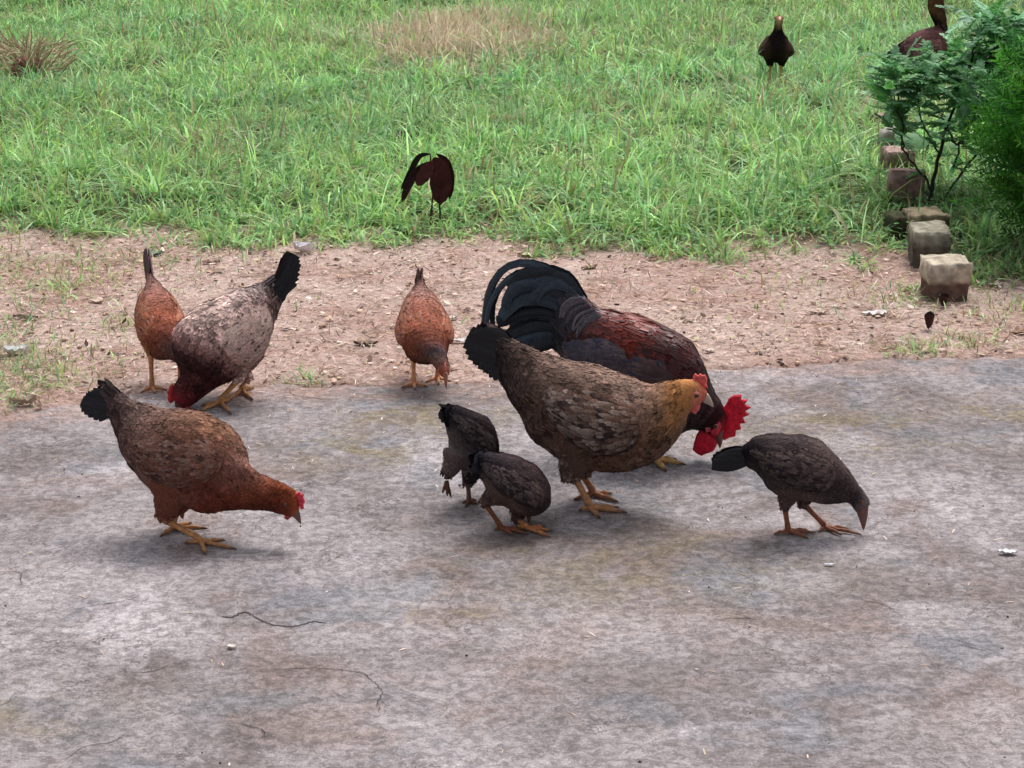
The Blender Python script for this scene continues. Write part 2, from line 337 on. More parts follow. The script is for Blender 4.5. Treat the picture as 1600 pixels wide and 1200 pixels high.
# cracks in the slab: narrow dark ribbons laid just above it in place of recesses
def crack(px, wd):
    wd = wd * (.9 if wd > .002 else .6)
    P = np.array([ground(*p) for p in px])[:, :2]; P = catmull(P, len(P) * 9)
    P = P + .0022 * rng.uniform(-1, 1, P.shape); T = unit(np.gradient(P, axis=0)); Nn = np.stack([-T[:, 1], T[:, 0]], 1)
    w = wd * (.35 + .9 * fbm(np.arange(len(P)) * .35, np.zeros(len(P)) + rnd.random() * 50, 2)) * np.minimum(1, np.minimum(np.arange(len(P)), np.arange(len(P))[::-1]) / 5)
    L = P + Nn * w[:, None]; Rr = P - Nn * w[:, None]; z = lambda Q, o: slab_z(Q[:, 0], Q[:, 1]) + o
    V = np.stack([np.column_stack([L, z(L, .0009)]), np.column_stack([P, z(P, .0006)]), np.column_stack([Rr, z(Rr, .0009)])], 1).reshape(-1, 3)
    obj('crack', mesh_np('crack', V, [grid_quads(len(P), 3, False)], np.tile(lin((70, 60, 60)), (len(V), 1))), M_LITTER, slab)
crack([(346, 962), (362, 964), (382, 956), (400, 964), (420, 974), (450, 979), (470, 976), (490, 971), (512, 973)], .0022)
crack([(430, 1046), (470, 1044), (505, 1044), (560, 1050), (580, 1062), (596, 1080), (590, 1100), (594, 1114)], .0012)
crack([(372, 1130), (395, 1135), (412, 1142), (414, 1155)], .0013)
crack([(0, 894), (30, 895), (32, 905), (34, 914)], .0011)
crack([(185, 1043), (205, 1050), (240, 1048), (262, 1040)], .0011)
crack([(1490, 1006), (1520, 1013), (1550, 1022)], .0012)
crack([(452, 608), (458, 616), (490, 622), (525, 628)], .0016)
crack([(1190, 965), (1160, 966), (1128, 966)], .0010)
crack([(0, 994), (40, 988), (66, 978)], .0010)
crack([(120, 952), (160, 944), (200, 938), (222, 928)], .0010)
crack([(1330, 930), (1352, 938), (1382, 946), (1402, 958)], .0011)
crack([(100, 1190), (130, 1168), (172, 1160), (200, 1144)], .0010)

# ------------------------------------------------------------------ birds
def nrm_grid(P):
    du = np.gradient(P, axis=0); dv = (np.roll(P, -1, 1) - np.roll(P, 1, 1)) / 2; n = unit(np.cross(dv, du)); return du, n

class Bird:
    def __init__(s, name, label, cat, foot, heading, size=1.0, local=False, z0=0.0, group=None):
        g = ground(*foot); s.o = np.array([g[0], g[1], z0]); s.h = R(heading); s.size = size; s.local = local; s.name = name
        s.hd = np.array([math.cos(s.h), math.sin(s.h), 0]); s.lf = np.array([-math.sin(s.h), math.cos(s.h), 0])
        s.root = empty(name, tuple(s.o), s.h, label, cat, group)
    def pt(s, p, y=0.0):                      # outline point -> local (x,y,z) on the plane at lateral offset y
        if s.local: return np.array([p[0], y, p[1]])
        o = s.o + s.lf * y; d = ray(*p); t = (o - C0).dot(s.lf) / d.dot(s.lf); q = C0 + d * t - s.o
        return np.array([q.dot(s.hd), y, q[2]])
    def gp(s, p):                             # ground point -> local
        if s.local: return np.array([p[0], p[1], 0.0])
        q = ground(*p) - s.o; return np.array([q.dot(s.hd), q.dot(s.lf), 0.0])
    # --- trunk
    def body(s, secs, pal, fl, thighs, tint=.12, lace=.35, lacecol=(200, 180, 165), feather_w=.15, m=28, bald=.97, lift=.7, fk=.95):
        """secs: (top, bottom, half width, [lateral]) from tail to beak; pal: (u, top, side, bottom) colours; fl: (u, feather length)"""
        D = []
        for q in secs:
            y = q[3] if len(q) > 3 else 0.0; a = s.pt(q[0], 0); b = s.pt(q[1], 0)
            D.append(np.concatenate([(a + b) / 2, (a - b) / 2, [q[2], y]]))
        D = np.array(D); n = 60; D2 = catmull(D, n); s.D2 = D2
        th = np.linspace(0, 2 * math.pi, m, endpoint=False); ct, sn = np.cos(th), np.sin(th)
        P = D2[:, None, :3] + D2[:, None, 3:6] * ct[None, :, None]
        P[..., 1] = D2[:, None, 6] * np.sign(sn)[None] * np.abs(sn)[None] ** .88 + D2[:, None, 7]
        ctr = P.mean(1, keepdims=True); rd = unit(P - ctr); q_ = P / s.size * np.array([1, 1, 1]); seed_ = (abs(s.o[0]) * 37) % 20
        nz_ = (fbm(q_[..., 0] * 30 + seed_, q_[..., 2] * 34 + q_[..., 1] * 30 + 40, 3) - .5) + .5 * (fbm(q_[..., 0] * 85 + seed_, q_[..., 2] * 85 - q_[..., 1] * 60 + 60, 2) - .5)
        P = P + rd * (nz_ * .016 * s.size * np.clip(1.15 - np.linspace(0, 1, n), .15, 1)[:, None])[..., None]
        s.P = P; u = np.linspace(0, 1, n)
        pal = sorted(pal, key=lambda q: q[0]); pu = [q[0] for q in pal]
        tops, sides, bots = [np.array([lin(q[k]) for q in pal]) for k in (1, 2, 3)]
        ip = lambda arr, uu: np.stack([np.interp(uu, pu, arr[:, k]) for k in range(3)], -1)
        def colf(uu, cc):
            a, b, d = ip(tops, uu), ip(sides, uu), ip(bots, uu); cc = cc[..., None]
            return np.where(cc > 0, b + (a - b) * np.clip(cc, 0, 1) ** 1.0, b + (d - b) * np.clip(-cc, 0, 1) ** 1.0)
        s.colf = colf
        acc = Acc(); V = np.concatenate([P.reshape(-1, 3), P[:1].mean(1), P[-1:].mean(1)])
        j = np.arange(m); j2 = (j + 1) % m
        Tt = np.concatenate([np.stack([np.full(m, n * m), j, j2], 1), np.stack([np.full(m, n * m + 1), (n - 1) * m + j2, (n - 1) * m + j], 1)])
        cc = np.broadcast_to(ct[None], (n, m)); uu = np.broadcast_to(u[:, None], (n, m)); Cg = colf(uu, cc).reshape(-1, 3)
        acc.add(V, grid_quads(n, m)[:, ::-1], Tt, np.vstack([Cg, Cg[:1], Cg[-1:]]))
        samp = [(V[:n * m], Cg)]
        s.th = []
        for (a, ya, b, yb, r1, r2, tc) in thighs:
            A = s.pt(a, ya); B = s.pt(b, yb); mid = (A + B) / 2 + np.array([.006, 0, 0]) * s.size
            ta = Acc(); tube(ta, [A, A * .6 + mid * .4, mid, B * .75 + mid * .25, B], [r1, r1, (r1 * .6 + r2 * .4), r2 * 1.3, r2 * .95], lin(tc), 14, 16)
            acc.add(np.concatenate(ta.V), np.concatenate(ta.Q), np.concatenate(ta.T), lin(tc)); samp.append((np.concatenate(ta.V), np.tile(lin(tc), (ta.n, 1))))
            s.th.append((A, B, r1, r2, lin(tc)))
        me = acc.mesh('tmp'); o = bpy.data.objects.new('tmp', me); COL.objects.link(o)
        md = o.modifiers.new('r', 'REMESH'); md.mode = 'VOXEL'; md.voxel_size = .0042 * max(.65, s.size)
        sm = o.modifiers.new('s', 'SMOOTH'); sm.factor = .5; sm.iterations = 4
        dg = bpy.context.evaluated_depsgraph_get(); m2 = bpy.data.meshes.new_from_object(o.evaluated_get(dg)); bpy.data.objects.remove(o); bpy.data.meshes.remove(me)
        SV = np.concatenate([q[0] for q in samp]); SC = np.concatenate([q[1] for q in samp])
        kd = kdtree.KDTree(len(SV)); [kd.insert(p, i) for i, p in enumerate(SV)]; kd.balance()
        nv = len(m2.vertices); co = np.empty(nv * 3, np.float32); m2.vertices.foreach_get('co', co); co = co.reshape(-1, 3)
        C = SC[[kd.find(p)[1] for p in co]]
        for an in [a.name for a in m2.color_attributes]: m2.color_attributes.remove(m2.color_attributes[an])
        at = m2.color_attributes.new('Col', 'FLOAT_COLOR', 'POINT'); c4 = np.ones((nv, 4), np.float32); c4[:, :3] = C * .9; at.data.foreach_set('color', c4.ravel())
        m2.polygons.foreach_set('use_smooth', np.ones(len(m2.polygons), bool)); m2.name = 'body'
        obj('body', m2, M_FEATHER, s.root)
        # --- plumage
        du, nn = nrm_grid(P); fu = [q[0] for q in fl]; fL = [q[1] for q in fl]
        seg = np.linalg.norm(np.diff(D2[:, :3], axis=0), axis=1); arc = np.concatenate([[0], np.cumsum(seg)])
        B_, D_, N_, L_, U_, T_ = [], [], [], [], [], []; M_, MN_ = [], []
        ua = 0.0
        pos = 0.0; row = 0
        while pos < arc[-1] * bald:
            uu = np.interp(pos, arc, u); Lf = np.interp(uu, fu, fL) * s.size * fk; k = uu * (n - 1)
            i = int(min(k, n - 2)); f = k - i
            ring = P[i] * (1 - f) + P[i + 1] * f; cir = np.linalg.norm(ring - np.roll(ring, 1, 0), axis=1).sum(); q = max(8, int(cir / (Lf * feather_w * .85)))
            a = (np.arange(q) + .5 * (row % 2) + rng.uniform(-.3, .3, q)) / q * m; ai = np.floor(a).astype(int) % m; af = (a - np.floor(a))[:, None]; bi = (ai + 1) % m
            kk = np.clip(k + rng.uniform(-.3, .3, q) * Lf / max(seg.mean(), 1e-4) * .35, 0, n - 1.001); ki = kk.astype(int); kf = (kk - ki)[:, None]
            g = lambda A: (A[ki, ai] * (1 - af) + A[ki, bi] * af) * (1 - kf) + (A[ki + 1, ai] * (1 - af) + A[ki + 1, bi] * af) * kf
            rz = rng.uniform(.6, 1.5, q) + 1.6 * (rng.random(q) < .14); Lq = Lf * rng.uniform(.8, 1.25, q); dm = np.maximum(np.linalg.norm(g(du), axis=1), .0012); da = rng.normal(0, .35, q) * (Lf / .03); ms, ns_ = [], []
            for iv, v_ in enumerate((0, .3, .6, .85, 1)):
                kv = kk - v_ * Lq / dm; kc = np.clip(kv, 0, n - 1.001); k0 = kc.astype(int); f0 = (kc - k0)[:, None]; av = a + da * v_; a0 = np.floor(av).astype(int) % m; f1 = (av - np.floor(av))[:, None]; b0 = (a0 + 1) % m
                gg = lambda A: (A[k0, a0] * (1 - f1) + A[k0, b0] * f1) * (1 - f0) + (A[k0 + 1, a0] * (1 - f1) + A[k0 + 1, b0] * f1) * f0
                nv_ = unit(gg(nn)); ms.append(gg(P) + gg(du) * np.minimum(kv, 0)[:, None] + nv_ * (np.array([-.0008, .0006, .0016, .0026, .0034])[iv] * lift * s.size * rz * rng.uniform(.8, 1.2, q))[:, None]); ns_.append(nv_)
            M_.append(np.stack(ms, 1)); MN_.append(np.stack(ns_, 1))
            B_.append(g(P)); D_.append(-unit(g(du))); N_.append(g(nn)); L_.append(Lq); U_.append(np.full(q, uu)); T_.append(np.cos(a / m * 2 * math.pi))
            pos += Lf * .36; row += 1
        for (A, Bq, r1, r2, tc) in s.th:
            ax = unit(Bq - A); x = unit(np.cross(ax, [0, 1, 0])); y = np.cross(ax, x); q = 170
            v = rng.uniform(.25, 1.0, q); an = rng.uniform(0, 2 * math.pi, q); rr = r1 * (1 - v) + r2 * v * 1.1; no = np.cos(an)[:, None] * x + np.sin(an)[:, None] * y
            B_.append(A + ax * (np.linalg.norm(Bq - A) * v)[:, None] + no * (rr * .92)[:, None]); D_.append(np.tile(ax, (q, 1))); N_.append(no); L_.append(rng.uniform(.009, .016, q) * s.size); U_.append(np.full(q, -1.0)); T_.append(np.tile(0, q))
        Bs, Ds, Ns, Ls, Us, Ts = [np.concatenate(z) for z in (B_, D_, N_, L_, U_, T_)]
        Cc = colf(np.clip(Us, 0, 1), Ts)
        if s.th: Cc[Us < 0] = s.th[0][4]
        patch = .5 + 3.2 * (fbm(Bs[:, 0] * 55 + 9, Bs[:, 2] * 70 + Bs[:, 1] * 40 + 50, 3) - .5)
        Cc = Cc * (1 + tint * .85 * rng.normal(0, 1, (len(Cc), 1)) + tint * (patch - .5)[:, None] * 1.7).clip(.3, 2.2)
        lc = lin(lacecol); lm = (lace * rng.uniform(0, 1, len(Cc)) ** 1.6 * np.clip(Cc.mean(1) / .12, .05, 1))[:, None]; Ct = Cc * (1 - lm) + lc * lm
        dark = rng.random(len(Cc)) < .14; Ct[dark] = Cc[dark] * .6
        Ds = unit(Ds + rng.normal(0, .16, Ds.shape)); a2 = Acc()
        nb = sum(len(q) for q in M_); blades_on(a2, np.concatenate(M_), np.concatenate(MN_), Ls[:nb] * feather_w, Cc[:nb], Ct[:nb], jit=.15)
        if nb < len(Ls): blades(a2, Bs[nb:] - Ns[nb:] * .001, Ds[nb:], Ns[nb:], Ls[nb:], Ls[nb:] * .3, .02, .06, Cc[nb:], Ct[nb:], jit=.15)
        s.plum = obj('plumage', a2.mesh('plumage'), M_FEATHER, s.root, kind='stuff')
    def skin_y(s, x, z):                       # half width of the trunk where the side view shows (x, z)
        if not hasattr(s, '_kd'):
            m = s.P.shape[1]; pts = s.P[:, :, :].reshape(-1, 3); yc = np.repeat(s.D2[:, 7], m); pts = np.column_stack([pts[:, 0], pts[:, 1] - yc, pts[:, 2]]); pts = pts[pts[:, 1] >= -1e-6]
            s._kp = pts; s._kd = kdtree.KDTree(len(pts)); [s._kd.insert((p[0], 0, p[2]), i) for i, p in enumerate(pts)]; s._kd.balance()
        r = s._kd.find_n((x, 0, z), 3); wts = [1 / (q[2] + .003) for q in r]; return sum(s._kp[q[1]][1] * k for q, k in zip(r, wts)) / sum(wts)
    def wing(s, pairs, cols, fl=.03, off=.007, bulge=.015, sides=(1, -1), tipcol=(60, 50, 50), lace=.3, gloss=False, vp=.8):
        """pairs from wing tip to shoulder; cols (tip top, tip bottom, shoulder top, shoulder bottom)"""
        A = np.array([s.pt(p[0]) for p in pairs]); B = np.array([s.pt(p[1]) for p in pairs]); n = 26; mm = 12
        A = catmull(A, n); B = catmull(B, n); t = np.linspace(0, 1, mm)[None, :, None]; G = A[:, None] * (1 - t) + B[:, None] * t
        Y = np.array([[s.skin_y(p[0], p[2]) for p in row] for row in G])
        for _ in range(2): Y[1:-1] = (Y[:-2] + Y[1:-1] * 2 + Y[2:]) / 4; Y[:, 1:-1] = (Y[:, :-2] + 2 * Y[:, 1:-1] + Y[:, 2:]) / 4
        uu = np.linspace(0, 1, n)[:, None]; vv = np.linspace(0, 1, mm)[None]; bul = (1 - (2 * vv - 1) ** 4) * (1 - np.abs(2 * uu - 1) ** 5)
        sz = s.size; G[..., 1] = Y + off * sz * (2 * bul - 1) * (.35 + .65 * vv) + bulge * 1.05 * sz * bul * (.08 + .92 * vv ** 1.3)
        ct, cb, st_, sb = [lin(q) for q in cols]
        def cf(u, v): u = u[..., None]; v = (v ** vp)[..., None]; return (ct * (1 - v) + cb * v) * (1 - u) + (st_ * (1 - v) + sb * v) * u
        for sg in sides:
            acc = Acc(); H = G.copy(); H[..., 1] *= sg; q = grid_quads(n, mm, False); inner = H.copy(); inner[..., 1] -= sg * .012 * sz
            Cb = cf(np.broadcast_to(uu, (n, mm)), np.broadcast_to(vv, (n, mm))).reshape(-1, 3) * .85
            acc.add(H.reshape(-1, 3), q, None, Cb)
            du = np.gradient(H, axis=0); dv = np.gradient(H, axis=1); nn = unit(np.cross(du, dv)); 
            if (nn[..., 1].mean() * sg) < 0: nn = -nn
            Ln = np.linalg.norm(A[-1] - A[0]); rows = max(9, int(Ln / (fl * sz * .26)))
            for r in range(rows):
                f = r / (rows - 1); u = .10 + .87 * f; Lf = fl * sz * (2.3 - 1.35 * f)
                hh = np.linalg.norm(A[int(u * (n - 1))] - B[int(u * (n - 1))]); wq = Lf * (.075 + .10 * f); k = max(4, int(hh / (wq * .95)))
                v = np.clip((np.arange(k) + .5 + rng.uniform(-.25, .25, k)) / k, .01, .99); ki = np.clip(u * (n - 1) + rng.uniform(-.6, .6, k), 0, n - 1.01); kj = v * (mm - 1)
                i0 = ki.astype(int); j0 = np.minimum(kj.astype(int), mm - 2); fi = (ki - i0)[:, None]; fj = (kj - j0)[:, None]
                g = lambda Q: (Q[i0, j0] * (1 - fj) + Q[i0, j0 + 1] * fj) * (1 - fi) + (Q[i0 + 1, j0] * (1 - fj) + Q[i0 + 1, j0 + 1] * fj) * fi
                bs, ds, ns = g(H), -unit(g(du)), g(nn); C = cf(np.full(k, u), v) * (1 + .2 * rng.normal(0, 1, (k, 1))).clip(.4, 1.8)
                lm = (lace * rng.uniform(0, 1, k) ** 1.4)[:, None]; Ct = C * (1 - lm) + lin((190, 172, 160)) * lm; dk = rng.random(k) < .12; Ct[dk] = lin(tipcol); Ct = Ct * .9
                Lq = np.minimum(Lf * rng.uniform(.85, 1.1, k), u * Ln * 1.05 + .006 * sz); dm = np.maximum(np.linalg.norm(g(du), axis=1), .001); dj = rng.normal(0, .25, k); ms, n2 = [], []
                for iv, v_ in enumerate((0, .3, .6, .85, 1)):
                    kv = ki - v_ * Lq / dm; kc = np.clip(kv, 0, n - 1.01); i2 = kc.astype(int); f2 = (kc - i2)[:, None]; jj = np.clip(kj + dj * v_, 0, mm - 1.01); j2 = jj.astype(int); f3 = (jj - j2)[:, None]
                    gg = lambda Q: (Q[i2, j2] * (1 - f3) + Q[i2, j2 + 1] * f3) * (1 - f2) + (Q[i2 + 1, j2] * (1 - f3) + Q[i2 + 1, j2 + 1] * f3) * f2
                    nv_ = gg(nn); ms.append(gg(H) + gg(du) * np.minimum(kv, 0)[:, None] + nv_ * (np.array([-.0006, .0006, .0012, .0018, .0022])[iv] * sz * rng.uniform(.7, 1.4, k))[:, None]); n2.append(nv_)
                blades_on(acc, np.stack(ms, 1), np.stack(n2, 1), wq * .75, C, Ct, jit=.1)
            obj('wing', acc.mesh('wing'), M_GLOSS if gloss else M_FEATHER, s.root)
    def plume(s, line, width, yb, yt, col, tip=None, gloss=True, name='tail_feather', twist=0.0, wp=(.5, .85, 1, 1, 1, 1, .95, .8)):
        """one long feather along a line in the side view; lateral offset runs from yb to yt"""
        P = np.array([s.pt(p) for p in line]); P = catmull(P, 12); v = np.linspace(0, 1, 12); P[:, 1] = yb + (yt - yb) * v
        T = unit(np.gradient(P, axis=0)); lat = np.array([0, 1.0, 0]); pl = unit(np.cross(T, lat)); sgn = 1 if yt >= yb else -1
        wv = np.interp(v, np.linspace(0, 1, len(wp)), wp) * width * (1 + .07 * rng.normal(0, 1, 12)); ax = pl * math.cos(.35 + twist) + lat * math.sin(.35 + twist) * sgn
        nn = unit(np.cross(T, ax)); c1 = lin(col); c2 = lin(tip if tip else col)
        V = np.stack([P + ax * wv[:, None] - nn * (wv * .22)[:, None], P + ax * wv[:, None] * .5 - nn * (wv * .05)[:, None], P + nn * .0006, P - ax * wv[:, None] * .5 - nn * (wv * .05)[:, None], P - ax * wv[:, None] - nn * (wv * .22)[:, None]], 1).reshape(-1, 3)
        C = c1 * (1 - v[:, None]) + c2 * v[:, None]; C = np.repeat(C, 5, 0) * (1 + .15 * rng.normal(0, 1, (60, 1))).clip(.5, 1.6)
        obj(name, mesh_np(name, V, [grid_quads(12, 5, False)], C), M_GLOSS if gloss else M_FEATHER, s.root)
    def tail(s, b0, b1, tips, width, col=(24, 23, 28), spread=.03, sides=(-1, 1), gloss=True, bend=0.08):
        b0, b1 = np.array(b0, float), np.array(b1, float); n = len(tips) + 6; tips = catmull(np.array(tips, float), n)
        for sd in sides:
            for k, tp in enumerate(tips):
                f = k / max(1, n - 1); base = b0 * (1 - f) + b1 * f; tp = np.array(tp, float) + rng.uniform(-1.2, 1.2, 2) * (0 if s.local else 1); d = tp - base
                inn = base - d * .35; pr = np.array([-d[1], d[0]]) * bend * (1 - 2 * f); dl = np.linalg.norm(d); wpx = 0 if s.local else width * s.size * .8 * FPX / np.linalg.norm(s.o - C0); tp = base + d * max(.3, 1 - wpx * .5 / dl); d = tp - base; mid = base + d * .5 + pr
                y = sd * (.003 + .6 * spread * (1 - abs(1 - 2 * f) * .3) * (.35 + .65 * f)); 
                s.plume([inn, base, mid, tp], width * s.size * .8, sd * .004, y, tuple(np.array(col) * rnd.uniform(.8, 1.35)), gloss=gloss)
    # --- legs
    def leg(s, hock, yh, foot, toes, hind, col=(196, 140, 92), r=.0062, lift=0.0, tip=None, bendz=None):
        r = r * s.size; H = s.pt(hock, yh); F = s.gp(foot); 
        if lift: F = s.pt(foot, yh)
        A = Acc(); c1 = lin(col); top = F + np.array([0, 0, r * 1.6]); d = H - top
        Cs = [c1 * .8, c1 * .95, c1 * 1.05, c1]
        tube(A, [H + d * .12, H, top + d * .66, top + d * .3, top + d * .08, top - np.array([0, 0, r * .6])], [r * 1.25, r * 1.35, r * .95, r * .9, r * 1.1, r * 1.0], Cs, 10, 16)
        for k, t in enumerate(list(toes) + ([hind] if hind else [])):
            Tt = s.gp(t) if not lift else s.pt(t, yh + (k - 1) * .006 * s.size); e = Tt - F; e = e if lift else e * np.array([1, 1, 0]); Lt = np.linalg.norm(e)
            z = [1.3, 1.25, .95, 1.15, .75, .65, .25]; fr = [0, .18, .38, .55, .75, .9, 1.0]; rr = [1.0, .92, .72, .82, .6, .42, .08]
            pts = [F + e * q + (np.array([0, 0, zz * r * .8]) if not lift else 0) for q, zz in zip(fr, z)]
            cl = [c1, c1 * 1.05, c1, c1 * .95, lin((110, 85, 65)), lin((70, 55, 45))]
            tube(A, pts, [q * r * .85 for q in rr], cl, 8, 18)
        obj('leg', A.mesh('leg'), M_LEG, s.root)
    # --- head furniture
    def beak(s, top, bot, tip, hw, y=0.0, col=(150, 120, 95), tipy=None):
        a, b, t = s.pt(top, 0), s.pt(bot, 0), s.pt(tip, 0); a[1] += y; b[1] += y; t[1] = y if tipy is None else tipy
        A = Acc(); m = 10; th = np.linspace(0, 2 * math.pi, m, endpoint=False); rows = []
        back = unit((a + b) / 2 - t) * np.linalg.norm(a - b) * .5
        for f in (-.35, 0, .3, .6, .85, 1.0):
            g = max(f, 0); cc = (a + b) / 2 * (1 - g) + t * g + (back * (-f) if f < 0 else 0); k = (1 - g) ** .75 + .04; up = (a - b) / 2 * k; cc = cc + up * .35 * g
            rows.append(cc + np.outer(np.cos(th), up) + np.outer(np.sin(th) * hw * k, [0, 1, 0]))
        V = np.concatenate(rows); k = len(rows); V = np.vstack([V, rows[0].mean(0), rows[-1].mean(0)]); j = np.arange(m); j2 = (j + 1) % m
        c0 = lin(col); C = np.concatenate([np.repeat([c0 * .9, c0, c0, c0 * .95, c0 * .9, c0 * .8], m, 0), [c0, c0]])
        A.add(V, grid_quads(k, m)[:, ::-1], np.concatenate([np.stack([np.full(m, k * m), j, j2], 1), np.stack([np.full(m, k * m + 1), (k - 1) * m + j2, (k - 1) * m + j], 1)]), C)
        obj('beak', A.mesh('beak'), M_BEAK, s.root)
    def eye(s, p, y, r=.0042, ring=(190, 100, 90), yc=0.0, both=True):
        r = r * s.size
        for sg in ((1, -1) if both else (math.copysign(1, y),)):
            q = s.pt(p, 0); q[1] = yc + abs(y) * sg; A = Acc()
            for (dy, rad, c) in ((0, 1.45, ring), (.55, 1.0, (120, 70, 30)), (.95, .62, (10, 8, 8))):
                th = np.linspace(0, 2 * math.pi, 12, endpoint=False); ph = np.array([0, .5, 1.0, 1.35])
                V = [q + np.array([math.cos(a) * math.cos(f), 0, math.sin(a) * math.cos(f)]) * r * rad + np.array([0, sg * r * (dy + .5 * rad * math.sin(f)), 0]) for f in ph for a in th]
                V.append(q + np.array([0, sg * r * (dy + .5 * rad), 0])); jj = np.arange(12); A.add(np.array(V), grid_quads(4, 12), np.stack([np.full(12, 48), 36 + jj, 36 + (jj + 1) % 12], 1), lin(c))
            obj('eye', A.mesh('eye'), M_EYE, s.root)
    def plate(s, name, pts, y, th, col, tilt=0.0, center=None, inset=.82, label=None):
        """a fleshy flap: rounded outline in the side view with real thickness"""
        P = np.array([s.pt(p, 0) for p in pts]); n0 = len(P); E = np.vstack([P, P[:1]]); P = np.concatenate([[E[i], E[i] * .5 + E[i + 1] * .5] for i in range(n0)])
        cen = P.mean(0); n = len(P); A = Acc(); pz = P.copy(); rows = []
        for (k, q) in ((inset * .55, 1.0), (inset, .85), (1.0, .0), (inset, -.85), (inset * .55, -1.0)):
            Z = cen + (P - cen) * k; Z[:, 1] = y + q * th / 2 + tilt * (Z[:, 2] - P[:, 2].max()); rows.append(Z)
        V = np.concatenate(rows); c1 = cen.copy(); c1[1] = rows[0][:, 1].mean(); c2 = cen.copy(); c2[1] = rows[-1][:, 1].mean(); V = np.vstack([V, c1, c2])
        j = np.arange(n); j2 = (j + 1) % n
        A.add(V, grid_quads(5, n), np.concatenate([np.stack([np.full(n, 5 * n), j2, j], 1), np.stack([np.full(n, 5 * n + 1), 4 * n + j, 4 * n + j2], 1)]), lin(col) * (1 + .08 * rng.normal(0, 1, (len(V), 1))))
        o = obj(name, A.mesh(name), M_COMB, s.root)
        if label: o['label'] = label

BLK = (26, 25, 30)
# ---- rufous hen, front left, neck stretched forward
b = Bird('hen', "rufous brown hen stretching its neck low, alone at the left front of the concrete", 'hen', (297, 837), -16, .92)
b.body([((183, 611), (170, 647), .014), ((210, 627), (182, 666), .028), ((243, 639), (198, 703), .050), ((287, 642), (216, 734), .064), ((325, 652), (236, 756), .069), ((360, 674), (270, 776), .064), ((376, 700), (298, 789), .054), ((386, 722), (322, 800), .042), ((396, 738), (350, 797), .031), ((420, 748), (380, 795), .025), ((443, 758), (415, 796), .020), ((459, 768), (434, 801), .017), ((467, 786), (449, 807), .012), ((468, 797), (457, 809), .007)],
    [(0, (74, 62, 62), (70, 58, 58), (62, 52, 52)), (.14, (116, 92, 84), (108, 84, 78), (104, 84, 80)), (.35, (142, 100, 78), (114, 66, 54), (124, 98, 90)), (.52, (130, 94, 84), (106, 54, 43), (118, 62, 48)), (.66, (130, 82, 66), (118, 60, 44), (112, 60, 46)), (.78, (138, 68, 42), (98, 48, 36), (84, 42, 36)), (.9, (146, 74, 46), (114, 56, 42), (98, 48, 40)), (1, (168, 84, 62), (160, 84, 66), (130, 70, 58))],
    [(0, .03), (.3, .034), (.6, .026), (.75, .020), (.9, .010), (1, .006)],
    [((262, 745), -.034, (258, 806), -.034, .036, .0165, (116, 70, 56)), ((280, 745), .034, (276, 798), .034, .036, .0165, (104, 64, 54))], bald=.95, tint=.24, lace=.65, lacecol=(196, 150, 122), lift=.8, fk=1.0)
b.wing([((216, 672), (220, 690)), ((245, 668), (246, 726)), ((285, 664), (285, 746)), ((325, 670), (322, 745)), ((355, 688), (350, 736)), ((367, 702), (362, 722))], ((120, 88, 78), (76, 46, 42), (136, 92, 76), (96, 54, 44)), .026)
b.tail((186, 620), (176, 641), [(150, 608), (139, 613), (132, 621), (131, 632), (142, 643), (158, 650)], .009, BLK, .04)
b.plume([(190, 622), (174, 608), (150, 599)], .008, .002, .006, BLK)
b.leg((257, 812), -.034, (314, 850), [(371, 860), (322, 869), (352, 845)], (288, 850)); b.leg((276, 800), .034, (272, 827), [(325, 827), (312, 838), (300, 818)], (250, 840))
b.beak((467, 797), (458, 808), (470, 819), .0048, col=(110, 78, 66)); b.eye((450, 783), .0150, .0034, (150, 80, 62))
b.plate('comb', [(459, 768), (464, 770), (468, 767), (470, 772), (475, 771), (474, 778), (477, 784), (474, 788), (475, 795), (470, 796), (466, 786)], 0, .006, (214, 62, 76))
b.plate('wattle', [(447, 800), (453, 803), (455, 808), (451, 811), (446, 808)], -.006, .003, (176, 70, 66)); b.plate('wattle', [(447, 800), (453, 803), (455, 808), (451, 811), (446, 808)], .006, .003, (176, 70, 66))

# ---- cream mottled hen with dark maroon neck
b = Bird('hen', 'mottled cream hen with dark maroon neck bent to the ground and raised black tail', 'hen', (356, 624), -142, 1.0)
b.body([((412, 440), (436, 478), .016), ((386, 449), (424, 505), .034), ((350, 462), (414, 531), .058), ((316, 480), (403, 556), .072), ((290, 502), (386, 575), .076), ((275, 530), (362, 590), .070), ((279, 560), (338, 600), .050), ((286, 584), (320, 615), .032), ((276, 600), (308, 624), .023), ((268, 613), (299, 632), .019), ((269, 625), (292, 637), .012)],
    [(0, (60, 52, 54), (96, 78, 74), (80, 66, 64)), (.12, (170, 150, 146), (136, 106, 100), (160, 140, 136)), (.3, (222, 192, 182), (184, 148, 138), (186, 164, 156)), (.42, (200, 168, 160), (160, 122, 114), (160, 134, 126)), (.50, (150, 112, 106), (90, 60, 58), (120, 90, 86)), (.56, (58, 36, 38), (48, 26, 28), (84, 50, 48)), (.75, (72, 36, 36), (74, 38, 38), (74, 40, 40)), (.88, (110, 46, 48), (102, 40, 42), (84, 40, 42)), (1, (150, 52, 56), (140, 48, 52), (110, 42, 46))],
    [(0, .034), (.3, .036), (.55, .028), (.75, .020), (.9, .010), (1, .006)],
    [((375, 550), .038, (370, 590), .036, .038, .0165, (148, 116, 106)), ((350, 545), -.036, (385, 590), -.036, .038, .016, (118, 92, 86))], tint=.42, lace=.9, lacecol=(236, 214, 206), bald=.94, fk=1.05, lift=.9)
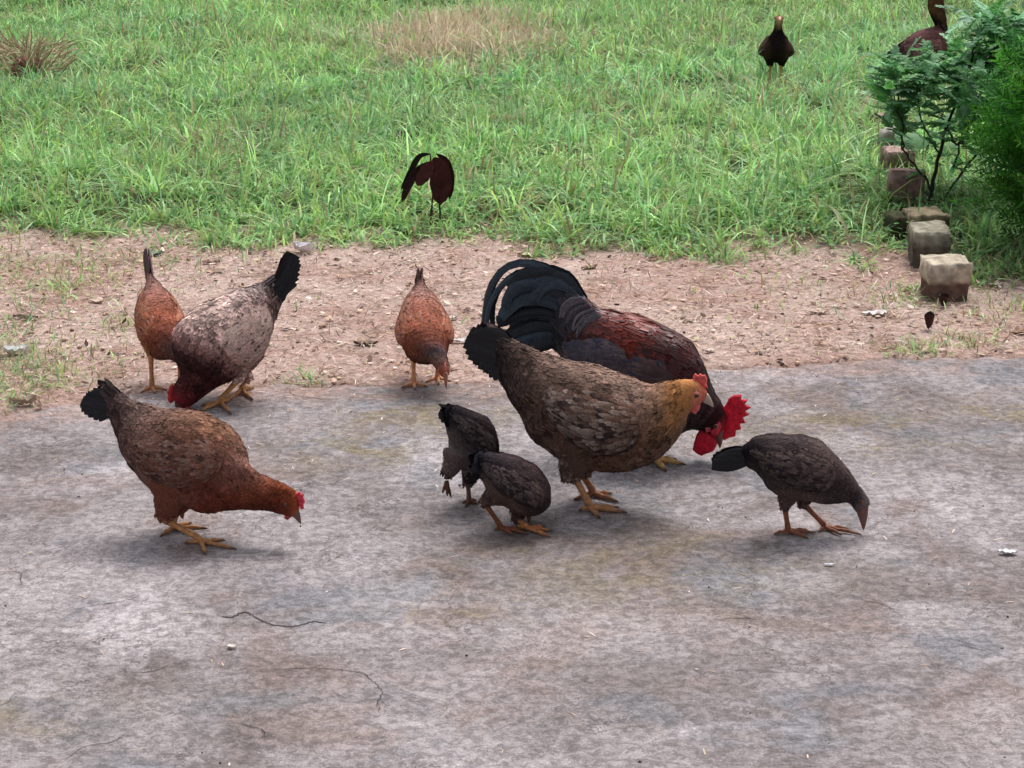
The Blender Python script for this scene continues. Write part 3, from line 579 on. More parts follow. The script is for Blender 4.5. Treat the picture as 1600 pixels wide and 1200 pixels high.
b.wing([((407, 470), (416, 494)), ((375, 474), (406, 524)), ((345, 489), (392, 548)), ((320, 509), (372, 563)), ((306, 528), (352, 570))], ((150, 118, 112), (132, 102, 96), (220, 186, 176), (156, 118, 110)), .026, lace=.95, tipcol=(84, 60, 60))
b.tail((416, 452), (434, 469), [(444, 402), (451, 394), (458, 394), (462, 405), (462, 420), (457, 438)], .010, BLK, .03)
b.leg((372, 593), .036, (344, 632), [(309, 646), (362, 649), (313, 636)], (362, 626)); b.leg((384, 592), -.036, (378, 613), [(348, 632), (397, 607), (396, 627)], (388, 606))
b.beak((273, 631), (289, 637), (280, 644), .006, col=(100, 56, 54)); b.eye((284, 618), .016, .0036, (150, 50, 52))
b.plate('comb', [(270, 600), (265, 603), (264, 609), (261, 613), (263, 618), (262, 625), (266, 631), (271, 628), (270, 612)], 0, .007, (176, 42, 52))
b.plate('wattle', [(286, 633), (294, 634), (298, 640), (294, 645), (287, 642)], .008, .004, (170, 44, 52)); b.plate('wattle', [(286, 633), (294, 634), (298, 640), (294, 645), (287, 642)], -.008, .004, (170, 44, 52))

# ---- large brown hen with golden neck
b = Bird('hen', 'large brown hen with golden neck and pink comb standing in front of the rooster', 'hen', (926, 790), -6, 1.08)
b.body([((790, 527), (768, 581), .018), ((822, 542), (790, 612), .040), ((856, 555), (810, 642), .062), ((902, 568), (832, 682), .082), ((946, 580), (872, 710), .092), ((984, 594), (926, 729), .090), ((1012, 603), (985, 731), .076), ((1038, 598), (1038, 708), .054), ((1058, 594), (1067, 672), .034), ((1073, 592), (1076, 646), .023), ((1090, 594), (1087, 636), .020), ((1106, 612), (1098, 629), .010)],
    [(0, (60, 50, 50), (48, 42, 44), (44, 38, 42)), (.12, (96, 76, 68), (74, 60, 56), (60, 50, 50)), (.3, (120, 97, 86), (86, 64, 55), (98, 80, 74)), (.5, (134, 108, 96), (90, 64, 53), (104, 80, 68)), (.62, (140, 106, 86), (108, 80, 62), (100, 80, 72)), (.70, (184, 128, 80), (156, 110, 70), (112, 92, 82)), (.82, (200, 138, 84), (188, 130, 80), (150, 112, 84)), (.9, (206, 136, 92), (200, 130, 96), (180, 110, 88)), (1, (214, 110, 96), (208, 106, 94), (196, 104, 92))],
    [(0, .036), (.3, .036), (.55, .03), (.66, .034), (.85, .022), (.93, .009), (1, .005)],
    [((900, 675), -.042, (892, 742), -.040, .046, .0195, (96, 76, 68)), ((920, 680), .042, (908, 736), .036, .044, .0185, (84, 66, 60))], tint=.3, lace=.75, lacecol=(186, 162, 146), bald=.90, lift=.8, fk=1.0)
b.wing([((846, 588), (850, 612)), ((868, 588), (882, 655)), ((902, 590), (918, 684)), ((942, 600), (950, 694)), ((982, 612), (985, 688)), ((1010, 630), (1006, 668))], ((86, 72, 70), (44, 35, 36), (112, 78, 62), (38, 30, 31)), .034, lace=.55, tipcol=(48, 40, 42), bulge=.018)
b.tail((796, 540), (780, 572), [(768, 514), (754, 511), (740, 512), (729, 519), (724, 530), (729, 544), (741, 559), (755, 571), (768, 586)], .014, (22, 21, 25), .05)
b.leg((895, 740), -.040, (921, 797), [(981, 803), (938, 812), (968, 795)], (905, 800), (200, 146, 104), .0066); b.leg((908, 738), .036, (926, 776), [(957, 773), (968, 787), (950, 781)], (896, 783), (160, 108, 76), .0066)
b.beak((1107, 616), (1100, 629), (1115, 636), .006, col=(186, 166, 150)); b.eye((1089, 613), .0185, .0044, (206, 112, 100))
b.plate('comb', [(1082, 597), (1083, 588), (1086, 583), (1090, 587), (1094, 583), (1098, 586), (1102, 585), (1105, 592), (1104, 600), (1107, 607), (1101, 606), (1092, 599)], 0, .007, (226, 98, 92))
for y in (-.009, .009): b.plate('wattle', [(1086, 628), (1095, 630), (1093, 638), (1087, 645), (1080, 642), (1078, 634)], y, .004, (208, 100, 98))
for y in (-.0185, .0185): b.plate('ear_lobe', [(1074, 614), (1079, 616), (1080, 624), (1076, 629), (1072, 622)], y, .004, (214, 150, 134))

# ---- rooster
b = Bird('rooster', "black and dark red rooster with arching tail pecking behind the golden necked hen", 'rooster', (990, 712), -14, 1.12)
b.body([((898, 452), (864, 540), .024), ((936, 484), (884, 566), .048), ((981, 490), (925, 622), .074), ((1028, 506), (965, 655), .086), ((1070, 529), (1012, 684), .082), ((1093, 556), (1050, 684), .062), ((1104, 586), (1066, 676), .044), ((1117, 613), (1080, 671), .033), ((1129, 633), (1096, 672), .026), ((1136, 650), (1107, 680), .021), ((1134, 668), (1114, 686), .013)],
    [(0, (52, 54, 62), (36, 38, 46), (26, 28, 36)), (.05, (104, 98, 104), (44, 44, 52), (28, 28, 34)), (.11, (100, 60, 58), (72, 40, 40), (34, 28, 34)), (.25, (118, 42, 30), (88, 32, 26), (32, 28, 32)), (.38, (68, 25, 25), (54, 23, 25), (28, 24, 28)), (.52, (60, 25, 26), (50, 23, 25), (26, 22, 26)), (.66, (46, 24, 28), (44, 24, 28), (28, 22, 26)), (.85, (56, 26, 28), (50, 26, 28), (34, 24, 26)), (.93, (130, 40, 48), (140, 44, 52), (120, 36, 44)), (1, (170, 42, 54), (176, 42, 54), (160, 38, 48))],
    [(0, .05), (.1, .06), (.3, .065), (.5, .055), (.7, .045), (.85, .018), (.93, .007), (1, .005)],
    [((950, 640), -.046, (985, 690), -.044, .044, .015, (34, 30, 34)), ((950, 640), .046, (958, 680), .044, .042, .015, (34, 30, 34))], tint=.35, lace=.08, lacecol=(130, 56, 40), feather_w=.10, lift=.5, fk=.85, bald=.90)
b.plum.data.materials.clear(); b.plum.data.materials.append(M_GLOSS)
b.wing([((882, 528), (888, 562)), ((915, 520), (916, 592)), ((957, 520), (957, 612)), ((1002, 532), (1002, 624)), ((1042, 545), (1040, 622)), ((1066, 562), (1060, 600))], ((68, 76, 98), (36, 24, 28), (66, 30, 32), (36, 26, 30)), .036, lace=.10, tipcol=(40, 44, 62), gloss=True, vp=.8)
TB = (34, 42, 50)
for sd in (-1, 1):
    for (ln, wd, yt) in (([(900, 474), (868, 426), (822, 410), (786, 422), (764, 458), (757, 508)], .010, .010),
                         ([(898, 472), (860, 436), (815, 427), (784, 446), (768, 478), (765, 514)], .008, .03),
                         ([(900, 466), (872, 432), (842, 424), (815, 430), (800, 446)], .018, .022),
                         ([(902, 480), (862, 446), (830, 438), (806, 448), (796, 470)], .017, .040),
                         ([(900, 490), (858, 464), (825, 460), (804, 468), (790, 486)], .018, .046),
                         ([(896, 502), (850, 484), (816, 484), (786, 494)], .017, .050), ([(894, 512), (846, 502), (812, 508), (792, 519)], .017, .050),
                         ([(892, 524), (850, 518), (820, 524), (806, 530)], .020, .046), ([(890, 532), (855, 532), (830, 538)], .019, .040),
                         ([(912, 470), (890, 448), (868, 440), (848, 448), (836, 468)], .018, .030), ([(908, 460), (885, 436), (862, 428), (842, 430)], .017, .02)):
        for cp in range(2 if wd < .011 else 4):
            off_ = rng.uniform(-1, 1, 2) * (2 if wd < .011 else 4.5); b.plume([tuple(np.array(p) + off_ * (.2 + .8 * i_ / len(ln)) + rng.uniform(-1.2, 1.2, 2)) for i_, p in enumerate(ln)], wd * (.75 if wd < .011 else .74), sd * .008, sd * yt * rnd.uniform(.7, 1.1), tuple(np.array(TB) * rnd.uniform(.6, 1.5)), twist=rng.uniform(-.2, .2))
for k in range(13):      # grey saddle wisps over the tail root
    x0 = 903 + k * 2.4; b.plume([(x0 + 12, 460 + k * 2.3), (x0 - 4, 460 + k * 3), (x0 - 14 + rng.uniform(-3, 3), 470 + k * 2.6), (x0 - 22 + rng.uniform(-5, 5), 482 + k * 2.8 + rng.uniform(-6, 6))], .0032, -.03, -.052, tuple(np.array((104, 98, 106)) * rnd.uniform(.6, 1.15)), gloss=False, name='saddle_feather')
b.leg((985, 688), -.044, (1022, 722), [(1072, 728), (1042, 739), (1058, 720)], (1002, 728), (214, 170, 110), .007); b.leg((958, 680), .044, (970, 700), [(1005, 700), (1000, 712), (992, 693)], (950, 706), (200, 156, 104), .007)
b.beak((1132, 671), (1117, 685), (1125, 701), .009, col=(110, 70, 62)); b.eye((1121, 661), .0195, .0044, (190, 70, 76))
b.plate('comb', [(1127, 640), (1134, 632), (1139, 622), (1147, 617), (1159, 616), (1158, 624), (1169, 624), (1162, 631), (1174, 636), (1163, 641), (1171, 648), (1161, 652), (1165, 661), (1156, 662), (1158, 671), (1149, 673), (1149, 682), (1140, 684), (1132, 688), (1127, 684), (1130, 668), (1134, 654)], 0, .010, (208, 26, 52), inset=.9)
for y in (-.014, .012): b.plate('wattle', [(1095, 668), (1108, 672), (1120, 684), (1122, 692), (1116, 702), (1104, 706), (1098, 709), (1091, 706), (1084, 700), (1086, 688), (1090, 676)], y, .006, (198, 26, 52))
b.plate('ear_lobe', [(1107, 652), (1114, 656), (1113, 668), (1106, 672), (1103, 662)], -.021, .004, (176, 84, 92))
b.plate('face_skin', [(1116, 648), (1126, 652), (1130, 662), (1124, 676), (1114, 676), (1110, 664)], -.019, .004, (196, 54, 66))

# ---- dark pullet pecking, right
b = Bird('young_chicken', "blackish brown young chicken pecking the concrete alone at the right", 'chicken', (1252, 832), -3, .68)
b.body([((1163, 697), (1165, 727), .012), ((1180, 684), (1182, 737), .030), ((1211, 680), (1202, 762), .043), ((1248, 681), (1232, 777), .050), ((1280, 691), (1260, 780), .049), ((1305, 711), (1284, 785), .041), ((1325, 734), (1306, 786), .029), ((1338, 753), (1322, 784), .018), ((1349, 768), (1330, 788), .0145), ((1356, 780), (1335, 797), .012), ((1357, 791), (1338, 800), .008)],
    [(0, BLK, BLK, BLK), (.15, (62, 52, 54), (44, 38, 42), (70, 60, 60)), (.4, (84, 70, 68), (56, 46, 48), (96, 82, 78)), (.6, (88, 72, 70), (58, 48, 48), (66, 56, 56)), (.78, (84, 72, 72), (66, 56, 58), (70, 62, 62)), (.88, (124, 110, 108), (104, 90, 90), (96, 82, 82)), (1, (110, 90, 86), (110, 84, 80), (104, 80, 76))],
    [(0, .034), (.4, .034), (.7, .026), (.85, .013), (1, .007)],
    [((1232, 760), -.022, (1226, 792), -.022, .026, .0085, (82, 66, 62)), ((1260, 760), .022, (1254, 788), .022, .024, .0085, (66, 54, 54))], tint=.2, lace=.3, lacecol=(120, 104, 104), bald=.95)
b.wing([((1178, 696), (1180, 724)), ((1210, 690), (1212, 740)), ((1250, 691), (1250, 756)), ((1286, 704), (1285, 760)), ((1312, 726), (1308, 750))], ((70, 58, 58), (36, 30, 34), (88, 70, 66), (40, 34, 36)), .034, lace=.2, tipcol=(34, 30, 34))
b.tail((1168, 703), (1168, 722), [(1124, 709), (1115, 715), (1110, 722), (1110, 728)], .009, (20, 19, 23), .03)
b.leg((1226, 790), -.022, (1231, 833), [(1264, 843), (1276, 834), (1262, 829)], (1209, 836), (146, 92, 66), .0078); b.leg((1254, 786), .022, (1288, 827), [(1347, 837), (1316, 838), (1326, 827)], (1280, 832), (140, 86, 62), .0078)
b.beak((1357, 790), (1338, 799), (1349, 829), .0058, col=(112, 76, 70)); b.eye((1345, 781), .0118, .0042, (90, 74, 72))
b.plate('comb', [(1352, 772), (1356, 776), (1359, 783), (1359, 790), (1356, 790), (1353, 780)], 0, .004, (132, 92, 92))

# ---- dark pullet, centre front
b = Bird('young_chicken', "blackish young chicken crouching nearest the large hen's feet, head tucked out of sight", 'chicken', (812, 826), 8, .66)
b.body([((748, 709), (744, 741), .011), ((766, 708), (757, 756), .030), ((795, 709), (768, 784), .044), ((820, 717), (790, 792), .050), ((843, 734), (808, 799), .049), ((858, 757), (824, 803), .042), ((860, 782), (834, 802), .030, .006), ((853, 796), (832, 806), .020, .022), ((846, 806), (828, 812), .014, .034), ((838, 812), (826, 820), .009, .038)],
    [(0, BLK, BLK, BLK), (.15, (60, 50, 56), (56, 48, 52), (110, 92, 82)), (.4, (74, 58, 60), (50, 42, 44), (104, 84, 76)), (.6, (66, 52, 54), (46, 38, 40), (66, 54, 54)), (.8, (56, 46, 48), (46, 38, 40), (50, 42, 44)), (1, (80, 66, 64), (74, 60, 58), (64, 54, 54))],
    [(0, .034), (.4, .034), (.7, .026), (.85, .013), (1, .007)],
    [((780, 765), -.022, (756, 786), -.022, .026, .009, (84, 68, 64)), ((812, 775), .022, (807, 812), .020, .026, .010, (64, 52, 52))], tint=.2, lace=.25, lacecol=(118, 92, 88), bald=.96)
b.wing([((752, 716), (754, 738)), ((775, 714), (780, 756)), ((806, 722), (806, 776)), ((834, 742), (828, 786)), ((850, 762), (842, 788))], ((56, 52, 62), (44, 38, 44), (88, 66, 64), (38, 32, 36)), .034, lace=.2, tipcol=(36, 30, 34))
b.tail((752, 711), (748, 740), [(744, 708), (736, 716), (733, 727), (737, 739)], .014, (34, 34, 42), .03)
b.leg((756, 784), -.022, (782, 828), [(826, 836), (804, 838), (820, 829)], (772, 830), (140, 88, 62), .0078); b.leg((807, 810), .020, (822, 828), [(865, 831), (862, 841), (852, 824)], (806, 824), (206, 136, 88), .0078)
b.beak((836, 815), (827, 820), (830, 830), .005, y=.038, col=(120, 86, 76)); b.eye((838, 812), .008, .004, (90, 74, 72), yc=.036)

# ---- dark pullet, centre behind, one foot lifted
b = Bird('young_chicken', 'blackish young chicken with one foot lifted, half hidden behind another dark young chicken', 'chicken', (733, 784), 22, .62)
b.body([((701, 637), (694, 657), .010), ((716, 637), (702, 688), .028), ((738, 641), (708, 722), .040), ((757, 649), (726, 735), .044), ((770, 666), (744, 739), .044), ((775, 690), (757, 736), .036), ((772, 712), (757, 737), .026, .006), ((766, 726), (754, 742), .017, .02), ((760, 736), (750, 750), .012, .03), ((756, 746), (749, 755), .008, .032)],
    [(0, BLK, BLK, BLK), (.15, (52, 44, 48), (56, 48, 52), (118, 106, 104)), (.3, (60, 48, 50), (44, 38, 40), (104, 92, 90)), (.5, (60, 48, 50), (42, 36, 38), (50, 42, 44)), (.8, (50, 42, 44), (42, 36, 38), (46, 40, 42)), (1, (76, 64, 62), (70, 58, 56), (60, 52, 52))],
    [(0, .034), (.4, .034), (.7, .026), (.85, .013), (1, .007)],
    [((714, 705), -.020, (698, 742), -.022, .026, .012, (98, 84, 82)), ((738, 715), .018, (731, 756), .016, .026, .011, (50, 42, 42))], tint=.2, lace=.2, lacecol=(118, 96, 92), bald=.96)
b.wing([((704, 643), (706, 660)), ((728, 650), (728, 690)), ((752, 662), (750, 706)), ((766, 684), (761, 714))], ((48, 44, 52), (40, 34, 38), (78, 60, 60), (36, 32, 34)), .034, lace=.2, tipcol=(32, 28, 32))
b.tail((704, 638), (700, 658), [(697, 637), (690, 642), (688, 650), (691, 658)], .015, (22, 21, 25), .03)
b.leg((698, 738), -.022, (698, 752), [(691, 771), (699, 776), (705, 778)], None, (110, 72, 58), .0078, lift=1); b.leg((731, 754), .016, (733, 787), [(748, 789), (727, 794), (745, 783)], (722, 787), (110, 74, 58), .0078)
b.beak((757, 747), (750, 755), (753, 764), .005, y=.032, col=(120, 86, 76)); b.eye((756, 744), .0075, .004, (90, 74, 72), yc=.032)

# ---- small rufous pullets on the bare earth
PULS = [((-.180, .220), (-.172, .180), .011), ((-.13, .210), (-.122, .125), .034), ((-.07, .202), (-.06, .080), .050), ((.0, .185), (-.004, .062), .055), ((.05, .160), (.035, .058), .051), ((.083, .132), (.058, .066), .034, .010), ((.103, .106), (.078, .066), .021, .024), ((.118, .086), (.095, .056), .016, .033), ((.128, .068), (.110, .046), .010, .036)]
RUF = [(0, (74, 56, 56), (110, 74, 66), (100, 72, 64)), (.15, (172, 130, 120), (150, 98, 80), (104, 74, 62)), (.4, (166, 98, 76), (146, 84, 62), (106, 74, 60)), (.58, (138, 80, 64), (134, 78, 60), (98, 66, 54)), (.72, (92, 78, 84), (104, 78, 72), (100, 68, 54)), (.86, (150, 112, 100), (140, 96, 80), (116, 78, 62)), (1, (180, 104, 74), (176, 100, 72), (150, 90, 66))]
b = Bird('young_chicken', "small rufous young chicken pecking at the concrete edge, seen from the front", 'chicken', (665, 601), -84, .78, local=True); PULS = [(tuple(np.array(q[0]) * .93), tuple(np.array(q[1]) * (.95, 1)), q[2] * .98, *q[3:]) for q in PULS]
b.body(PULS, RUF, [(0, .034), (.4, .034), (.7, .024), (.85, .012), (1, .007)],
    [((0.0, .10), .026, (-.006, .070), .026, .026, .009, (150, 100, 74)), ((0.0, .10), -.026, (.006, .070), -.026, .028, .010, (150, 100, 74))], tint=.2, lace=.5, lacecol=(206, 150, 128), bald=.95)
b.wing([((-.15, .195), (-.145, .175)), ((-.1, .185), (-.09, .13)), ((-.04, .178), (-.04, .10)), ((.02, .165), (.015, .095)), ((.05, .145), (.045, .105))], ((140, 92, 76), (120, 76, 62), (176, 104, 78), (150, 84, 62)), .03, lace=.5, tipcol=(84, 60, 58))
b.tail((-.178, .218), (-.172, .182), [(-.185, .226), (-.192, .22), (-.193, .208), (-.19, .195)], .013, (110, 84, 80), .006, gloss=False, bend=.02)
for (y, fx) in ((-.027, .0), (.03, -.035)):
    b.leg((fx * .4, .066), y, (fx, y), [(fx + .045, y), (fx + .026, y - .03), (fx + .026, y + .03)], (fx - .02, y), (224, 160, 116), .0072)
b.beak((.130, .064), (.114, .046), (.138, .030), .0055, y=.037, col=(150, 96, 76)); b.eye((.116, .066), .0135, .0042, (150, 96, 76), yc=.035)
b.plate('comb', [(.116, .087), (.124, .085), (.131, .076), (.134, .067), (.128, .068), (.120, .080)], .036, .004, (196, 96, 84))

b = Bird('young_chicken', 'small rufous young chicken with upright dark tail tip standing behind the mottled cream hen', 'chicken', (260, 603), -72, .80, local=True, z0=-.002)
sec2 = [((q[0][0] * .9 - .01, q[0][1] + .022 * (1 - i / 8)), (q[1][0] * .9 - .01, q[1][1] + .022 * (1 - i / 8) - (0.0 if i else .01)), q[2] * .86, *(q[3:])) for i, q in enumerate(PULS)]
b.body(sec2, [(u, a, s_, d) for (u, a, s_, d) in RUF], [(0, .034), (.4, .034), (.7, .024), (.85, .012), (1, .007)],
    [((0.0, .11), .028, (-.003, .082), .030, .026, .009, (144, 98, 72)), ((0.0, .11), -.028, (.0, .082), -.030, .026, .009, (144, 98, 72))], tint=.2, lace=.4, lacecol=(200, 150, 126), bald=.95)
b.wing([((-.14, .208), (-.135, .19)), ((-.1, .198), (-.09, .145)), ((-.05, .19), (-.05, .112)), ((.01, .175), (.005, .105)), ((.035, .155), (.03, .115))], ((134, 88, 72), (110, 72, 58), (180, 102, 70), (140, 84, 62)), .03, lace=.4, tipcol=(84, 60, 58))
b.tail((-.175, .24), (-.168, .20), [(-.205, .275), (-.215, .262), (-.212, .24), (-.195, .215)], .013, (84, 68, 72), .008, gloss=False, bend=.02)
for (y, fx) in ((-.034, .01), (.034, -.01)):
    b.leg((fx * .4, .084), y * .95, (fx, y), [(fx + .045, y), (fx + .026, y - .03), (fx + .026, y + .03)], (fx - .02, y), (196, 136, 96), .0072)
b.beak((.107, .068), (.093, .048), (.115, .034), .0055, y=.037, col=(150, 96, 76)); b.eye((.098, .07), .0135, .0042, (150, 96, 76), yc=.035)

# ---- standing in the grass, far right
b = Bird('young_chicken', 'small black young chicken with pale face standing upright in the grass, facing the camera', 'chicken', (1211, 136), -92, .95, local=True, z0=.02)
b.body([((-.12, .135), (-.11, .105), .015), ((-.07, .176), (-.07, .095), .046), ((0, .196), (-.01, .080), .060), ((.045, .200), (.04, .092), .054), ((.04, .212), (.072, .135), .036), ((.036, .232), (.066, .195), .020), ((.044, .258), (.070, .228), .016), ((.052, .280), (.086, .258), .016), ((.076, .280), (.096, .266), .009)],
    [(0, BLK, BLK, BLK), (.2, (70, 54, 50), (76, 58, 52), (30, 26, 28)), (.4, (120, 90, 80), (104, 78, 68), (34, 26, 26)), (.55, (60, 40, 38), (44, 30, 30), (36, 24, 28)), (.72, (40, 30, 32), (34, 26, 28), (30, 24, 26)), (.86, (90, 64, 54), (120, 84, 66), (200, 160, 132)), (1, (150, 100, 80), (200, 150, 120), (214, 170, 140))],
    [(0, .034), (.4, .03), (.7, .022), (.85, .012), (1, .007)],
    [((0, .11), .026, (0, .078), .024, .028, .012, (30, 26, 26)), ((0, .11), -.026, (0, .078), -.024, .028, .012, (30, 26, 26))], tint=.2, lace=.2, bald=.9)
b.wing([((-.12, .14), (-.12, .115)), ((-.06, .165), (-.06, .11)), ((0, .175), (0, .10)), ((.035, .175), (.035, .12))], ((60, 46, 42), (34, 28, 30), (110, 80, 70), (40, 30, 30)), .03)
b.tail((-.12, .135), (-.115, .11), [(-.19, .16), (-.19, .13), (-.18, .105)], .014, BLK, .03, bend=.02)
for y in (-.022, .022): b.leg((0, .08), y, (0, y), [(.04, y), (.025, y - .025), (.025, y + .025)], (-.02, y), (200, 158, 100), .0072)
b.beak((.095, .281), (.095, .266), (.118, .266), .007, col=(226, 170, 140)); b.eye((.074, .272), .0155, .004, (170, 110, 90))
b.plate('comb', [(.06, .282), (.07, .292), (.085, .292), (.096, .282), (.085, .278)], 0, .004, (200, 90, 70))

# ---- hen in the grass behind the shrub
b = Bird('hen', "maroon brown hen standing in the grass behind the leafy shrub, at the top edge", 'hen', (1448, 150), 12, 1.12)
b.body([((1398, 84), (1398, 102), .018), ((1414, 64), (1408, 112), .045), ((1432, 50), (1426, 124), .07), ((1452, 43), (1446, 126), .078), ((1468, 40), (1466, 116), .066), ((1468, 34), (1482, 90), .046), ((1456, 26), (1481, 52), .032), ((1451, 10), (1477, 22), .025), ((1451, -6), (1474, -2), .021), ((1453, -22), (1480, -14), .019), ((1466, -28), (1482, -20), .011)],
    [(0, (60, 46, 46), (50, 40, 40), (40, 34, 34)), (.2, (120, 82, 82), (104, 70, 70), (70, 52, 48)), (.4, (124, 84, 84), (100, 66, 66), (80, 58, 50)), (.52, (60, 44, 44), (46, 36, 36), (70, 50, 44)), (.6, (30, 26, 28), (30, 26, 28), (40, 30, 30)), (.68, (110, 76, 56), (90, 62, 48), (60, 44, 40)), (.85, (104, 68, 52), (96, 62, 48), (80, 56, 46)), (1, (150, 70, 60), (150, 70, 60), (140, 66, 56))],
    [(0, .036), (.4, .034), (.7, .022), (.9, .010), (1, .007)],
    [((1440, 105), -.035, (1438, 136), -.034, .034, .014, (90, 62, 46)), ((1450, 105), .035, (1452, 134), .034, .034, .014, (80, 56, 44))], bald=.92)
b.wing([((1406, 70), (1406, 84)), ((1425, 58), (1424, 96)), ((1448, 54), (1446, 102)), ((1466, 56), (1464, 90))], ((96, 66, 66), (70, 50, 50), (124, 84, 84), (80, 56, 54)), .034)
b.tail((1399, 84), (1400, 101), [(1386, 84), (1384, 90), (1386, 97)], .012, BLK, .04)
b.leg((1438, 134), -.034, (1440, 153), [(1458, 154), (1448, 159), (1452, 149)], (1432, 154), (200, 140, 90)); b.leg((1452, 133), .034, (1456, 150), [(1472, 151), (1466, 156), (1468, 147)], (1448, 151), (200, 140, 90))
b.beak((1481, -26), (1482, -17), (1492, -18), .008, col=(160, 130, 100)); b.eye((1468, -20), .018, .004, (170, 90, 80))
b.plate('comb', [(1458, -26), (1462, -34), (1468, -30), (1474, -34), (1478, -28), (1472, -24)], 0, .006, (200, 70, 66))

# ------------------------------------------------------------------ grass
def gpts(n, x0, x1, y0, y1): return rng.uniform(x0, x1, n), rng.uniform(y0, y1, n)
def make_blades(acc, x, y, h, wd, lean, az, col, tipc, z=None):
    n = len(x); z = gz(x, y) if z is None else z; vs = np.array([0, .35, .7, 1.0]); v = vs[None, :, None]
    dr = np.stack([np.cos(az), np.sin(az), np.zeros(n)], 1)[:, None]; base = np.stack([x, y, z - .004], 1)[:, None]
    h_ = h[:, None, None]; le = lean[:, None, None]
    mid = base + np.array([0, 0, 1.0]) * h_ * (v - .45 * le * v * v) + dr * h_ * le * (.35 * v + .65 * v * v)
    fa = az + math.pi / 2 + rng.uniform(-.7, .7, n); sd = np.stack([np.cos(fa), np.sin(fa), np.zeros(n)], 1)[:, None] * (wd[:, None, None] * np.array([.75, 1.0, .7, 0])[None, :, None])
    L = mid + sd; Rr = mid - sd; V = np.concatenate([np.stack([L[:, :3], Rr[:, :3]], 2).reshape(n, 6, 3), mid[:, 3:]], 1).reshape(-1, 3)
    o = (np.arange(n) * 7)[:, None, None]
    Q = (np.array([[0, 1, 3, 2], [2, 3, 5, 4]])[None] + o).reshape(-1, 4); T = (np.array([[4, 5, 6]])[None] + o).reshape(-1, 3)
    w7 = np.array([0, 0, .2, .2, .6, .6, 1])[None, :, None]; C = (col[:, None] * (1 - w7) + tipc[:, None] * w7).reshape(-1, 3)
    acc.add(V, Q, T, C)
def grass_cols(x, y, n, straw_boost=0.0):
    G = np.array([lin(c) for c in ((112, 150, 92), (96, 140, 88), (132, 168, 104), (90, 128, 92), (124, 150, 84), (140, 172, 126))])
    St = np.array([lin(c) for c in ((186, 172, 132), (160, 146, 112), (172, 150, 122), (196, 184, 150))])
    C = G[rng.integers(0, len(G), n)] * rng.uniform(1.2, 2.5, (n, 1)) * np.array([1.06, 1.0, .97]); pn = fbm(x * 1.1 + 3, y * 1.1 + 8, 3); C = C * (.8 + .45 * pn)[:, None]
    bl = (fbm(x * .8 + 30, y * .8, 3) > .55)[:, None] * rng.uniform(0, .6, (n, 1)); C = C * (1 - bl) + C * np.array([.8, .98, 1.25]) * bl
    ps = .09 + .35 * np.clip(fbm(x * 2 + 40, y * 2, 3) - .5, 0, 1) * 2 + straw_boost; m = rng.random(n) < ps; C[m] = St[rng.integers(0, 4, m.sum())] * rng.uniform(.7, 1.1, (m.sum(), 1))
    T = C * rng.uniform(.95, 1.3, (n, 1)); k = rng.random(n) < .15; T[k] = T[k] * .5 + St[0] * .5; return C, T
DRY = [ground(690, 95), ground(770, 75), ground(650, 70), ground(735, 60)]; STUMP = ground(45, 128); STN = [ground(*p) for p in ((1412, 340), (1425, 345), (1400, 290), (1410, 300), (1392, 255), (1402, 265), (1388, 215), (1440, 380), (1455, 400), (1420, 365))]; BARE = [ground(1372, 178), ground(1392, 150), ground(1330, 200)]
def near(x, y, P, r): return np.maximum.reduce([np.exp(-((x - p[0]) ** 2 + ((y - p[1]) * .6) ** 2) / r ** 2) for p in P])
A = Acc()
# tufts: each a fan of blades
nt_ = 42000; tx, ty = gpts(nt_, -5, 5, 5.6, 13.6); ed = grass_edge(tx); hw_ = .30 * ty + 1.7
keep = (np.abs(tx) < hw_) & (ty > ed - .05) & (rng.random(nt_) < sst(-.06, .14, ty - ed + .3 * (fbm(tx * 5, ty * 5, 2) - .5)) * (1.15 - .05 * ty) + .02)
keep &= rng.random(nt_) > .85 * near(tx, ty, BARE, .16); keep &= rng.random(nt_) > 1.1 * near(tx, ty, STN, .055); keep &= rng.random(nt_) > 1.1 * near(tx, ty, [ground(1211, 140), ground(1448, 152)], .07); keep &= rng.random(nt_) < .5 + 1.0 * sst(.38, .52, fbm(tx * 4.5 + 70, ty * 3.5, 3)); keep &= rng.random(nt_) > .9 * near(tx, ty, [STUMP], .16); tx, ty = tx[keep], ty[keep]
k = 13; x = np.repeat(tx, k) + rng.normal(0, .022, len(tx) * k); y = np.repeat(ty, k) + rng.normal(0, .022, len(tx) * k); n = len(x)
tall = np.repeat(.6 + .8 * fbm(tx * 1.7 + 60, ty * 1.7, 3), k); er = np.clip((y - grass_edge(x)) / .5, .25, 1)
dry = near(x, y, DRY, .30)
h = rng.uniform(.04, .13, n) * tall * (.45 + .55 * er) * (1 + .2 * dry); lean = rng.uniform(.15, 1.9, n); az = np.repeat(rng.uniform(0, 2 * math.pi, len(tx)), k) + rng.normal(0, 1.1, n)
C, T = grass_cols(x, y, n); dm = rng.random(n) < .95 * dry; C[dm] = lin((214, 196, 168)) * rng.uniform(.7, 1.3, (dm.sum(), 1)); T[dm] = lin((198, 180, 154)) * rng.uniform(.8, 1.1, (dm.sum(), 1))
make_blades(A, x, y, h, rng.uniform(.0016, .0046, n), lean, az, C, T)
n = 1500; kk_ = rng.integers(0, 4, n); x = np.array([DRY[i][0] for i in kk_]) + rng.normal(0, .15, n); y = np.array([DRY[i][1] for i in kk_]) + rng.normal(0, .25, n)
